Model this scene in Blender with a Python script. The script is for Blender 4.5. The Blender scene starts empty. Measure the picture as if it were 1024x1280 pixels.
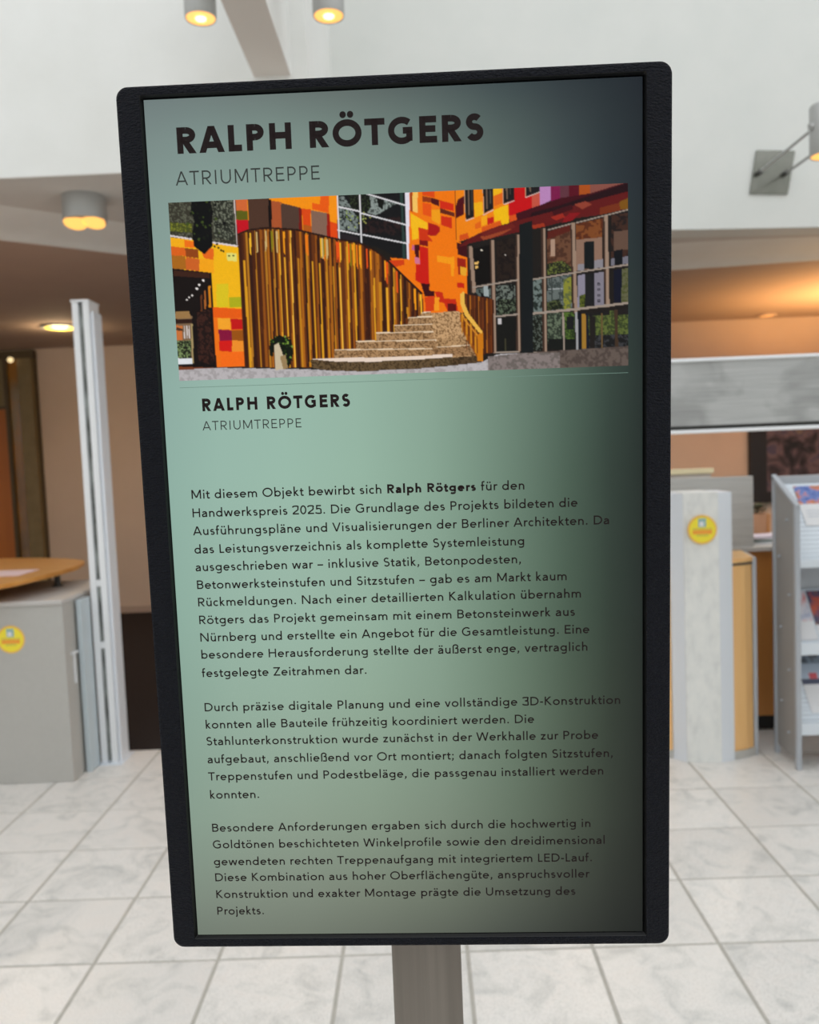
import bpy, math, random
import numpy as np
from mathutils import Vector, Matrix

# ------------------------------------------------------------------ camera, world, exposure
C = bpy.context.scene.collection
sc = bpy.context.scene
cam_data = bpy.data.cameras.new('camera')
cam = bpy.data.objects.new('camera', cam_data); C.objects.link(cam); sc.camera = cam
Rv = Vector((0.99916, 0.009547, -0.039833)); Uv = Vector((0.039097, 0.067805, 0.996932)); Fv = Vector((-0.012219, 0.997653, -0.067375))
M3 = Matrix((Rv, Uv, -Fv)).transposed()
cam.matrix_world = Matrix.Translation((0, 0, 1.62)) @ M3.to_4x4()
cam_data.sensor_fit = 'HORIZONTAL'; cam_data.sensor_width = 36.0; cam_data.lens = 1042.1/1024*36
cam_data.clip_start = .05; cam_data.clip_end = 100
cam_data.dof.use_dof = True; cam_data.dof.focus_distance = 0.70; cam_data.dof.aperture_fstop = 10.5

world = bpy.data.worlds.new('sky'); sc.world = world; world.use_nodes = True
wn = world.node_tree.nodes; wn['Background'].inputs[0].default_value = (0.94, 0.975, 1.0, 1); wn['Background'].inputs[1].default_value = 1.40
sc.view_settings.view_transform = 'Standard'; sc.view_settings.look = 'None'
sc.view_settings.exposure = 0; sc.view_settings.gamma = 1; sc.view_settings.use_curve_mapping = False

def lamp(name, loc, power, col, radius=.05, kind='POINT', size=None, rot=None, spot=None):
    l = bpy.data.lights.new(name, kind); l.energy = power; l.color = col
    if kind == 'AREA': l.shape = 'DISK'; l.size = size
    else: l.shadow_soft_size = radius
    if spot: l.spot_size = spot; l.spot_blend = .6
    o = bpy.data.objects.new(name, l); C.objects.link(o); o.location = loc
    if rot: o.rotation_euler = rot
    return o
WARM = (1.0, .62, .30)

# ------------------------------------------------------------------ materials
def lin(c):
    return tuple(((v/255)/12.92 if v/255 <= .04045 else ((v/255+.055)/1.055)**2.4) for v in c)
def mat(name, col=None, rough=.5, metal=0, spec=.5, emit=None, es=1, lc=None):
    m = bpy.data.materials.new(name); m.use_nodes = True; b = m.node_tree.nodes['Principled BSDF']
    c = lin(col) if col else (lc or (0, 0, 0))
    b.inputs['Base Color'].default_value = (*c, 1); b.inputs['Roughness'].default_value = rough
    b.inputs['Metallic'].default_value = metal; b.inputs['Specular IOR Level'].default_value = spec
    if emit: b.inputs['Emission Color'].default_value = (*lin(emit), 1); b.inputs['Emission Strength'].default_value = es
    m.diffuse_color = (*c, 1)
    return m
def N(m, t, **kw):
    n = m.node_tree.nodes.new(t)
    for k, v in kw.items():
        if hasattr(n, k): setattr(n, k, v)
        else: n.inputs[k.replace('_', ' ')].default_value = v
    return n
def lk(m, a, b): m.node_tree.links.new(a, b)
def coords(m, scale=(1, 1, 1), obj=True):
    t = N(m, 'ShaderNodeTexCoord'); mp = N(m, 'ShaderNodeMapping'); mp.inputs['Scale'].default_value = scale
    if obj: lk(m, t.outputs['Object'], mp.inputs['Vector'])
    else:
        g = N(m, 'ShaderNodeNewGeometry'); lk(m, g.outputs['Position'], mp.inputs['Vector'])
    return mp.outputs['Vector']
def ramp(m, fac, stops):
    r = N(m, 'ShaderNodeValToRGB'); e = r.color_ramp.elements
    while len(e) < len(stops): e.new(.5)
    for i, (p, c) in enumerate(stops): e[i].position = p; e[i].color = (*lin(c), 1)
    lk(m, fac, r.inputs['Fac']); return r.outputs['Color']
def noise(m, vec, scale, detail=4, rough=.55, dist=0):
    n = N(m, 'ShaderNodeTexNoise', Scale=scale, Detail=detail, Roughness=rough, Distortion=dist); lk(m, vec, n.inputs['Vector']); return n.outputs['Fac']
def bsdf(m): return m.node_tree.nodes['Principled BSDF']
def noisy(name, stops, scale, rough=.5, stretch=(1, 1, 1), metal=0, bump=0, detail=4, spec=.5, dist=0, obj=False):
    m = mat(name, stops[0][1], rough, metal, spec); v = coords(m, stretch, obj); f = noise(m, v, scale, detail, .55, dist)
    lk(m, ramp(m, f, stops), bsdf(m).inputs['Base Color'])
    if bump:
        b = N(m, 'ShaderNodeBump', Strength=bump, Distance=.002); lk(m, f, b.inputs['Height']); lk(m, b.outputs['Normal'], bsdf(m).inputs['Normal'])
    return m
white_plaster = noisy('white plaster', [(.3, (232, 232, 228)), (.7, (238, 238, 235))], 3, .9, spec=.2)
wall_grey = noisy('cool grey white plaster', [(.3, (218, 220, 216)), (.7, (223, 224, 220))], 3, .9, spec=.2)
grey_plaster = noisy('grey plaster', [(.3, (205, 200, 194)), (.7, (212, 207, 201))], 3, .9, spec=.2)
peach_paint = noisy('peach wall paint', [(.3, (212, 186, 166)), (.7, (220, 194, 174))], 1.5, .9, spec=.2)
tan_paint = noisy('tan ceiling paint', [(.3, (186, 160, 144)), (.7, (192, 166, 149))], 1.5, .9, spec=.2)
beam_shade = mat('warm grey beam shade', (214, 207, 200), .9, spec=.2)  # for the beam underside: its shade is put into this colour
carpet_mat = noisy('dark carpet', [(.3, (44, 38, 38)), (.7, (56, 49, 47))], 120, .95, spec=.1)
grout = noisy('grey grout', [(.3, (178, 174, 165)), (.7, (192, 187, 178))], 30, .9)
# floor tile: pale flamed granite, soft grey veins, fine speckle, small per-tile tone
tile_mat = mat('pale granite tile', (214, 211, 207), .32, spec=.4)
def _tile(m):
    v = coords(m, (1, 1, 1), False); oi = N(m, 'ShaderNodeObjectInfo')
    ad = N(m, 'ShaderNodeVectorMath', operation='ADD'); lk(m, v, ad.inputs[0])
    sc_ = N(m, 'ShaderNodeVectorMath', operation='SCALE'); sc_.inputs['Scale'].default_value = 13; cb = N(m, 'ShaderNodeCombineXYZ')
    lk(m, oi.outputs['Random'], cb.inputs[0]); lk(m, oi.outputs['Random'], cb.inputs[2]); lk(m, cb.outputs[0], sc_.inputs[0]); lk(m, sc_.outputs[0], ad.inputs[1])
    f1 = noise(m, ad.outputs[0], 7, 5, .6, 1.2); c1 = ramp(m, f1, [(.30, (211, 209, 205)), (.42, (230, 227, 222)), (.52, (240, 236, 231)), (.72, (242, 236, 230))])
    f2 = noise(m, ad.outputs[0], 260, 2, .6); c2 = ramp(m, f2, [(.32, (214, 213, 211)), (.5, (250, 250, 250)), (.7, (255, 255, 255))])
    mx = N(m, 'ShaderNodeMixRGB', blend_type='MULTIPLY'); mx.inputs[0].default_value = .8; lk(m, c1, mx.inputs[1]); lk(m, c2, mx.inputs[2])
    hs = N(m, 'ShaderNodeHueSaturation'); mr = N(m, 'ShaderNodeMapRange'); mr.inputs['To Min'].default_value = .94; mr.inputs['To Max'].default_value = 1.03
    lk(m, oi.outputs['Random'], mr.inputs['Value']); lk(m, mr.outputs[0], hs.inputs['Value']); lk(m, mx.outputs[0], hs.inputs['Color'])
    lk(m, hs.outputs[0], bsdf(m).inputs['Base Color'])
    b = N(m, 'ShaderNodeBump', Strength=.15, Distance=.001); lk(m, f2, b.inputs['Height']); lk(m, b.outputs['Normal'], bsdf(m).inputs['Normal'])
_tile(tile_mat)
# black bezel plastic with a pebbled grain
bezel_mat = mat('black grained plastic', (13, 16, 26), .38, spec=.16)
def _bz(m):
    v = coords(m, (.55, 1, 1.3), False); vo = N(m, 'ShaderNodeTexVoronoi', Scale=900); lk(m, v, vo.inputs['Vector'])
    f = noise(m, v, 560, 2, .6)
    b = N(m, 'ShaderNodeBump', Strength=1.0, Distance=.005); lk(m, f, b.inputs['Height'])
    lk(m, b.outputs['Normal'], bsdf(m).inputs['Normal'])
_bz(bezel_mat)
lip_mat = mat('glossy black lip', (6, 6, 7), .3, spec=.4)
post_steel = noisy('brushed taupe steel', [(.3, (120, 113, 106)), (.7, (142, 135, 127))], 60, .42, (1, 1, .02), metal=.55)
brushed = noisy('brushed steel', [(.3, (182, 181, 177)), (.5, (196, 195, 191)), (.7, (208, 207, 203))], 30, .42, (.15, 1, 9), metal=.2)
smudged = noisy('hand marked brushed steel', [(.3, (162, 163, 162)), (.5, (180, 181, 180)), (.7, (192, 193, 191))], 34, .45, (.12, 1, 11), metal=.2)
def _sm(m):
    v = coords(m, (1, 1, 1), False); f = noise(m, v, 5, 3, .5, .6); c = ramp(m, f, [(.36, (214, 214, 214)), (.5, (255, 255, 255))])
    b = bsdf(m); src = b.inputs['Base Color'].links[0].from_socket
    mx = N(m, 'ShaderNodeMixRGB', blend_type='MULTIPLY'); mx.inputs[0].default_value = .8; lk(m, src, mx.inputs[1]); lk(m, c, mx.inputs[2]); lk(m, mx.outputs[0], b.inputs['Base Color'])
_sm(smudged)
bright_alu = mat('bright aluminium', (240, 242, 245), .35, .1)
pale_alu = mat('pale blue grey aluminium', (230, 235, 242), .4, .05)
groove_mat = mat('dark groove', (70, 70, 68), .4, .3)
channel_glass = noisy('channel glass', [(.35, (80, 84, 80)), (.65, (160, 166, 163))], 6, .12, (1, 1, 1.2), spec=.9)
speckled = noisy('speckled pale panel', [(.3, (222, 223, 221)), (.5, (234, 235, 232)), (.7, (240, 240, 236))], 26, .55, (1, 1, .5), detail=6)
cabinet_mat = noisy('warm grey laminate', [(.3, (184, 182, 177)), (.7, (187, 185, 180))], 40, .5)
cabinet_top_mat = mat('light grey laminate top', (196, 192, 188), .35)
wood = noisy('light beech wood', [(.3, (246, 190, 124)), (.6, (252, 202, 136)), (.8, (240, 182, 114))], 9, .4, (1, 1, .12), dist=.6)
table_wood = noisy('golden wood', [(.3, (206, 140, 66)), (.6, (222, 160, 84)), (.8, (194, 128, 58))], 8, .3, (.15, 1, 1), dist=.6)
dark_wood = noisy('shaded brown wood', [(.3, (196, 130, 60)), (.7, (210, 144, 72))], 9, .5, (1, 1, .12))  # darker than the beech: shade of the counter side put into the colour
frost = mat('frosted pale glass', (196, 208, 214), .25, spec=.6)
rack_grey = mat('grey powder coat', (182, 187, 194), .45, .2)
rack_infill = mat('grey rack side sheet', (160, 158, 156), .5, .2)
black = mat('black', (14, 13, 13), .6)
stone_top = mat('pale stone top', (206, 202, 196), .3)
cream = mat('cream trim', (236, 224, 184), .5)
steel_lamp = mat('silver lamp body', (176, 176, 174), .4, .35)
plate_steel = noisy('grey steel plate', [(.3, (112, 113, 104)), (.7, (134, 134, 126))], 5, .22, metal=.75)
olive = noisy('olive bronze frame', [(.3, (124, 104, 68)), (.7, (136, 116, 78))], 10, .5)
olive_dark = mat('dark olive frame', (86, 70, 44), .5)
orange_wood = noisy('orange wood leaf', [(.3, (176, 98, 34)), (.7, (196, 114, 42))], 6, .4, (1, 1, .1))
amber_glass = noisy('amber glass', [(.35, (120, 84, 36)), (.6, (158, 104, 30)), (.75, (128, 108, 66))], 3, .15, (1, 1, .5), spec=.8)
paper = mat('white paper', (236, 236, 238), .7)
# perforated sheet: pale metal with rows of small holes
perf = mat('perforated sheet', (204, 212, 220), .45, .15)
def _pf(m):
    v = coords(m, (1, 1, 1), False); vo = N(m, 'ShaderNodeTexVoronoi', Scale=95, Randomness=0.0); lk(m, v, vo.inputs['Vector'])
    lk(m, ramp(m, vo.outputs['Distance'], [(.28, (168, 178, 188)), (.38, (228, 236, 244))]), bsdf(m).inputs['Base Color'])
_pf(perf)

# ------------------------------------------------------------------ mesh helpers
class MB:
    def __init__(s): s.v = []; s.f = []; s.m = []; s.mi = 0
    def face(s, pts, mi=None):
        n = len(s.v); s.v += [tuple(p) for p in pts]; s.f.append(list(range(n, n+len(pts)))); s.m.append(s.mi if mi is None else mi)
    def grid(s, rings, closed=True, mi=None, cap0=False, cap1=False):
        n0 = len(s.v); k = len(rings[0]); mi = s.mi if mi is None else mi
        for r in rings: s.v += [tuple(p) for p in r]
        for i in range(len(rings)-1):
            for j in range(k if closed else k-1):
                a = n0+i*k+j; b = n0+i*k+(j+1) % k; s.f.append([a, b, b+k, a+k]); s.m.append(mi)
        if cap0: s.f.append([n0+j for j in range(k)][::-1]); s.m.append(mi)
        if cap1: s.f.append([n0+(len(rings)-1)*k+j for j in range(k)]); s.m.append(mi)
        return s
    def box(s, x0, x1, y0, y1, z0, z1, mi=None): return s.prism([(x0, y0), (x1, y0), (x1, y1), (x0, y1)], z0, z1, mi)
    def prism(s, poly, z0, z1, mi=None):
        return s.grid([[(x, y, z0) for x, y in poly], [(x, y, z1) for x, y in poly]], True, mi, True, True)
    def tube(s, p0, p1, r, r1=None, n=20, mi=None, caps=True):
        p0 = Vector(p0); p1 = Vector(p1); d = (p1-p0).normalized(); a = d.orthogonal().normalized(); b = d.cross(a); r1 = r if r1 is None else r1
        ring = lambda p, q: [p+(a*math.cos(2*math.pi*i/n)+b*math.sin(2*math.pi*i/n))*q for i in range(n)]
        return s.grid([ring(p0, r), ring(p1, r1)], True, mi, caps, caps)
    def lathe(s, c, prof, n=28, mi=None, cap0=True, cap1=True):
        rings = [[(c[0]+r*math.cos(2*math.pi*i/n), c[1]+r*math.sin(2*math.pi*i/n), c[2]+z) for i in range(n)] for r, z in prof]
        return s.grid(rings, True, mi, cap0, cap1)
def build(name, mb, mats, parent=None, root=(0, 0, 0), bevel=0, smooth=False, seg=2):
    me = bpy.data.meshes.new(name); r = Vector(root)
    me.from_pydata([tuple(Vector(p)-r) for p in mb.v], [], mb.f)
    for m in (mats if isinstance(mats, (list, tuple)) else [mats]): me.materials.append(m)
    if len(me.materials) > 1: me.polygons.foreach_set('material_index', mb.m)
    import bmesh
    bm = bmesh.new(); bm.from_mesh(me); bmesh.ops.remove_doubles(bm, verts=bm.verts, dist=1e-6); bmesh.ops.recalc_face_normals(bm, faces=bm.faces); bm.to_mesh(me); bm.free()
    if smooth:
        me.polygons.foreach_set('use_smooth', [True]*len(me.polygons)); me.set_sharp_from_angle(angle=math.radians(35))
    o = bpy.data.objects.new(name, me); C.objects.link(o)
    if parent: o.parent = parent
    if not parent: o.location = r
    if bevel:
        b = o.modifiers.new('bevel', 'BEVEL'); b.width = bevel; b.segments = seg; b.limit_method = 'ANGLE'
    return o
def tag(o, label, cat, group=None):
    o['label'] = label; o['category'] = cat
    if group: o['group'] = group
    return o
def thing(name, loc, label, cat, group=None):
    o = bpy.data.objects.new(name, None); C.objects.link(o); o.location = loc; o.empty_display_size = .1
    return tag(o, label, cat, group)
class Kit:
    """parts of one thing, given in world coordinates"""
    def __init__(s, name, loc, label, cat, group=None): s.root = thing(name, loc, label, cat, group); s.loc = loc
    def part(s, name, mb, mats, label=None, bevel=0, smooth=False, under=None, seg=2):
        o = build(name, mb, mats, under or s.root, s.loc, bevel, smooth, seg)
        if label: o['label'] = label
        return o
def struct(o): o['kind'] = 'structure'; return o
def bx(*a): return MB().box(*a)

# ------------------------------------------------------------------ the setting
T = .4087; GX = .5084; GY = 2.6188; J = .006
fl = struct(build('floor', bx(-7, 7, -5, GY+5*T, -.08, -.0035), grout))
tb = MB(); tb.box(J, T-J, J, T-J, -.012, 0)
proto = None
for j in range(-4, 5):
    for i in range(-8, 7):
        if proto is None:
            proto = build('tile', tb, tile_mat, fl, bevel=.0015, seg=1); o = proto
        else: o = proto.copy(); C.objects.link(o); o.parent = fl
        o.location = (GX+i*T, GY+j*T, 0)
rest = MB()
for j in range(-18, 5):
    for i in range(-18, 16):
        if j >= -4 and -8 <= i < 7: continue
        x = GX+i*T; y = GY+j*T; rest.box(x+J, x+T-J, y+J, y+T-J, -.012, 0)
r = build('outer_tiles', rest, tile_mat, fl); r['kind'] = 'stuff'
struct(build('floor', bx(-7, 7, GY+5*T, 9.6, -.08, -.004), carpet_mat))
struct(build('wall_back', bx(-7, 7, 9.2, 9.4, -.004, 3.0), peach_paint))
struct(build('baseboard_back', bx(-4.13, 7, 9.18, 9.2, -.004, .07), tan_paint))
struct(build('wall_left', bx(-7.2, -7, -5, 9.4, 0, 5.6), white_plaster))
struct(build('wall_right', bx(7, 7.2, -5, 9.4, 0, 5.6), white_plaster))
struct(build('wall_front', bx(-7.2, 7.2, -5.2, -5, 0, 5.6), white_plaster))
# gallery above: left front, its return, right front
def fy(x): return 5.29+(x+.5)*.09
struct(build('wall_upper_left', bx(-7, -.44, 4.0, 4.2, 3.0, 5.6), white_plaster))
struct(build('wall_upper_return', bx(-.64, -.44, 4.2, fy(-.44), 3.0, 5.6), white_plaster))
struct(build('wall_upper_right', MB().prism([(-.64, fy(-.64)), (7, fy(7)), (7, fy(7)+.2), (-.64, fy(-.64)+.2)], 3.0, 5.6), wall_grey))
# soffit under the gallery edge and the lower curved inner ceiling behind it
sof = MB().prism([(-7, 4.2), (-.64, 4.2), (-.64, fy(-.64)+.2), (7, fy(7)+.2), (7, 9.4), (-7, 9.4)], 3.0, 3.2)
sof.box(-7, -.44, 4.0, 4.2, 2.995, 3.0); sof.prism([(-.64, 4.2), (-.44, 4.2), (7, fy(7)), (7, fy(7)+.2), (-.64, fy(-.64)+.2)], 2.995, 3.0) if 0 else None
struct(build('ceiling', sof, grey_plaster))
cp = [(-7, 4.04), (-4.2, 4.06), (-3.1, 4.32), (-2.33, 4.87), (-1.81, 5.28), (-1.2, 5.75), (-.4, 6.15), (.6, 6.42), (1.3, 6.49), (2.0, 6.47), (3.04, 6.34), (4.2, 6.2), (7, 6.05)]
def smooth_pts(pts, n=6):
    out = []
    for i in range(len(pts)-1):
        p = [np.array(pts[max(0, min(len(pts)-1, k))], float) for k in (i-1, i, i+1, i+2)]
        for t in np.linspace(0, 1, n, endpoint=False):
            out.append(tuple(.5*((2*p[1])+(-p[0]+p[2])*t+(2*p[0]-5*p[1]+4*p[2]-p[3])*t*t+(-p[0]+3*p[1]-3*p[2]+p[3])*t**3)))
    return out+[tuple(pts[-1])]
inner = MB().prism(smooth_pts(cp)+[(7, 9.2), (-7, 9.2)], 2.95, 3.0)
struct(build('ceiling_inner', inner, tan_paint))
cove = MB(); sp_ = smooth_pts(cp); rings = []
for off, z in ((-.75, 3.0005), (-.42, 2.999), (-.24, 2.992), (-.11, 2.979), (-.03, 2.961), (0, 2.948), (.02, 2.9495)):
    rings.append([(x, max(y+off, (4.2 if x < -.64 else fy(x)+.2)+.01*off), z) for x, y in sp_])
cove.grid(rings, False)
struct(build('trim_1', cove, white_plaster, smooth=True))  # whiter than the soffit, so the edge's brightening sits in the colour
bmb = bx(-.692, -.52, -5, 4.0, 3.405, 3.9, 1); bmb.m[4] = bmb.m[5] = 0
struct(build('ceiling_beam', bmb, [beam_shade, white_plaster]))
# door at the far left of the back wall
dr = struct(build('door_1', MB().box(-4.155, -4.135, 9.16, 9.2, 0, 2.9).box(-7, -4.135, 9.12, 9.2, 2.84, 2.93), olive_dark))
for i, (a, b) in enumerate([(-4.30, -4.155), (-4.46, -4.425)]):
    build('door_jamb', bx(a, b, 9.08, 9.19, 0, 2.84), olive if i == 0 else olive_dark, dr)
build('glass_pane', bx(-4.425, -4.30, 9.12, 9.15, 0, 2.84), amber_glass, dr)
build('door_leaf', bx(-5.3, -4.46, 9.10, 9.16, 0, 2.30), orange_wood, dr)
build('transom_pane', bx(-5.3, -4.46, 9.10, 9.14, 2.33, 2.84), olive, dr)
build('transom_bar', bx(-5.3, -4.46, 9.09, 9.16, 2.30, 2.33), olive_dark, dr)
# ------------------------------------------------------------------ stroke lettering (cap height 100, x-height 66)
def cat(pts, n=7, closed=False): return [tuple(p) for p in smooth_pts(pts, n)]
def ell(cx, cy, rx, ry, a0, a1, n=None):
    n = n or max(6, int(abs(a1-a0)/11)); return [(cx+rx*math.cos(math.radians(a0+(a1-a0)*i/n)), cy+ry*math.sin(math.radians(a0+(a1-a0)*i/n))) for i in range(n+1)]
ADV = dict(zip('abcdefghijklmnopqrstuvwxyz', [519, 611, 463, 611, 574, 315, 611, 556, 241, 241, 500, 241, 852, 556, 611, 611, 611, 352, 444, 333, 556, 500, 759, 481, 500, 463]))
ADV.update(dict(zip('ABCDEFGHIJKLMNOPQRSTUVWXYZ', [722, 630, 741, 759, 574, 537, 796, 741, 278, 463, 648, 463, 889, 815, 870, 593, 870, 630, 556, 574, 722, 685, 1000, 648, 630, 611])))
ADV.update({' ': 278, '.': 278, ',': 278, ';': 278, '-': 315, '–': 500, 'ß': 574, '0': 569, '2': 569, '3': 569, '5': 569})
def glyph(ch, w):
    """returns (advance, strokes); stroke = ('c', points) constant width centre line or ('q', 4 pts)"""
    base = {'ä': 'a', 'ö': 'o', 'ü': 'u', 'Ö': 'O'}.get(ch, ch)
    a = ADV[base]*.1412+(w-12)*.35; h = w/2; X = 66; S = []
    c = lambda p: S.append(('c', p))
    def d(x0, y0, x1, y1, ww=None):
        hw = (ww or w)/2*math.hypot(x1-x0, y1-y0)/abs(y1-y0); S.append(('q', [(x0-hw, y0), (x0+hw, y0), (x1+hw, y1), (x1-hw, y1)]))
    v = lambda x, y0, y1: S.append(('q', [(x-h, y0), (x+h, y0), (x+h, y1), (x-h, y1)]))
    b_ = lambda x0, x1, y: S.append(('q', [(x0, y-h), (x1, y-h), (x1, y+h), (x0, y+h)]))
    dot = lambda x, y, r: S.append(('p', ell(x, y, r, r, 0, 345, 14)))
    l = 10+h; rr = a-9-h; ra = a-5.5-h; dr = h*(1.25 if w < 18 else 1.1)
    if base == 'o': c(ell(a/2, X/2, a/2-5.5-h, X/2+1-h, 0, 360))
    elif base in 'bp':
        v(l, -30 if base == 'p' else 0, X if base == 'p' else 106); c(ell((l+ra)/2, X/2, (ra-l)/2, X/2+1-h, 0, 360))
    elif base in 'dqg':
        R_ = a-l; L_ = 5.5+h; v(R_, {'d': 0, 'q': -30, 'g': -4}[base], 106 if base == 'd' else X); c(ell((R_+L_)/2, X/2+(2 if base == 'g' else 0), (R_-L_)/2, X/2+1-h-(2 if base == 'g' else 0), 0, 360))
        if base == 'g': c(ell((R_+L_)/2+1, -6, (R_-L_)/2-1, 24-h, 0, -142))
    elif base == 'a':
        R_ = a-9-h; v(R_, 0, 42); c(ell((R_+13)/2, 42, (R_-13)/2, X+1-h-42, 0, 152)); c([(R_, 40-h*.3), (R_-14, 39), (R_-26, 36)]+cat([(R_-26, 36), (8+h, 27), (6.5+h, 18.5), (10+h, 5+h*.4), (26, h-1), (R_-8, h+4), (R_, 22)]))
    elif base == 'c': c(ell(a/2+5, X/2, a/2-.5-h, X/2+1-h, 47, 313))
    elif base == 'e': c(ell(a/2, X/2, a/2-5-h, X/2+1-h, 2, 318)); b_(5.5+h, a-5.5, X/2+1)
    elif base == 'f': c(cat([(a-3, 106-h), (a-14, 106-h), (a/2-2, 98-h*.5), (a/2-4, 84), (a/2-4, 60)])+[(a/2-4, 0)]); b_(3, a-5, X-h-.5)
    elif base in 'nh': v(l, 0, X if base == 'n' else 106); r_ = (rr-l)/2; c(ell((l+rr)/2, X+1-h-r_, r_, r_, 180, 0)+[(rr, 0)])
    elif base == 'm':
        r_ = (a-9-h-l)/4; v(l, 0, X)
        for k in (1, 3): c(ell(l+r_*k, X+1-h-r_, r_, r_, 180, 0)+[(l+r_*(k+1), 0)])
    elif base == 'u': r_ = (rr-l)/2; v(rr, 0, X); c([(l, X)]+ell((l+rr)/2, h-1+r_, r_, r_, 180, 360))
    elif base == 'r': v(l, 0, X); c([(l, 34)]+cat([(l, 34), (l+5, 52), (l+14, X-h), (a, X-h)]))
    elif base in 'ij':
        v(a/2, 0, X) if base == 'i' else c([(a/2, X), (a/2, -12)]+cat([(a/2, -12), (a/2-4, -24+h*.5), (a/2-14, -30+h)]))
        dot(a/2, 91, dr)
    elif base == 'l': v(a/2, 0, 106)
    elif base == 'k': v(l, 0, 106); d(l+3, 33, a-10-h, X, w*.95); d(a-5-h, 0, l+9, 38, w)
    elif base == 's': q1 = (X+1-h-34.5)/2; q2 = (34.5-h+1)/2; c(ell(a/2, 34.5+q1, a/2-7.5-h, q1, 38, 265)+ell(a/2, 34.5-q2, a/2-6-h, q2, 85, -148))
    elif base == 't': c([(a/2-3, 84), (a/2-3, 24)]+cat([(a/2-3, 24), (a/2, 9), (a/2+9, h-1), (a-2, h+.5)])); b_(3, a-3, X-h-.5)
    elif base == 'v': d(3+h, X, a/2, 0); d(a-3-h, X, a/2, 0)
    elif base == 'w': q = a/4; d(3+h, X, q+2, 0); d(q*2, X, q+2, 0); d(q*2, X, 3*q-2, 0); d(a-3-h, X, 3*q-2, 0)
    elif base == 'x': d(5+h, 0, a-6-h, X); d(a-5-h, 0, 6+h, X)
    elif base == 'y': d(3+h, X, a/2+1, 3); d(a-3-h, X, a/2-12, -30)
    elif base == 'z': b_(6, a-6, X-h); b_(6, a-6, h); d(6+h*1.3, h, a-6-h*1.3, X-h)
    elif base == 'ß': c([(l, 0), (l, 78)]+ell((l+a-14)/2, 80, (a-14-l)/2, 27-h, 180, 0)+cat([(a-14, 80), (a-20, 66), (a/2+1, 59)])); c(cat([(a/2-1, 60), (a-14, 53), (a-6-h, 30), (a-14, 8), (a/2, h-1), (a/2-9, h)]))
    elif base == 'A': d(2+h, 0, a/2, 100); d(a-2-h, 0, a/2, 100); b_(a*.25, a*.75, 29)
    elif base == 'B': v(l, 0, 100); b_(l, a/2+4, 100-h); b_(l, a/2+4, 53); b_(l, a/2+4, h); c(ell(a/2+2, 76.5-h/2, a/2-12-h, 23.5-h/2, 90, -90)); c(ell(a/2+3, 26.5+h/2, a/2-9-h, 26.5-h/2, 90, -90))
    elif base == 'D': v(l, 0, 100); b_(l, a*.42, 100-h); b_(l, a*.42, h); c(ell(a*.42, 50, a*.58-6-h, 50-h, 90, -90))
    elif base in 'EFL':
        v(l, 0, 100)
        if base != 'L': b_(l, a-7, 100-h); b_(l, a-11, 52)
        if base != 'F': b_(l, a-5, h)
    elif base == 'G': c(ell(a/2+3, 50, a/2-3-h, 51.5-h, 48, 318)); v(a-13-h, 10, 50); b_(a*.56, a-13, 50)
    elif base == 'H': v(l, 0, 100); v(a-l, 0, 100); b_(l, a-l, 53)
    elif base == 'I': v(a/2, 0, 100)
    elif base == 'K': v(l, 0, 100); d(l+2, 50, a-12-h, 100); d(a-5-h, 0, l+9, 58)
    elif base == 'M': v(l, 0, 100); v(a-l, 0, 100); d(a/2, 12, l+1, 100); d(a/2, 12, a-l-1, 100)
    elif base == 'N': v(l, 0, 100); v(a-l, 0, 100); d(a-l-1, 0, l+1, 100)
    elif base == 'O': c(ell(a/2, 50, a/2-5-h, 51.5-h, 0, 360))
    elif base in 'PR':
        v(l, 0, 100); y0 = 38+h if base == 'P' else 39+h; b_(l, a*.5, 100-h); b_(l, a*.5, y0); c(ell(a*.5, (100-h+y0)/2, a*.5-7-h, (100-h-y0)/2, 90, -90))
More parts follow.
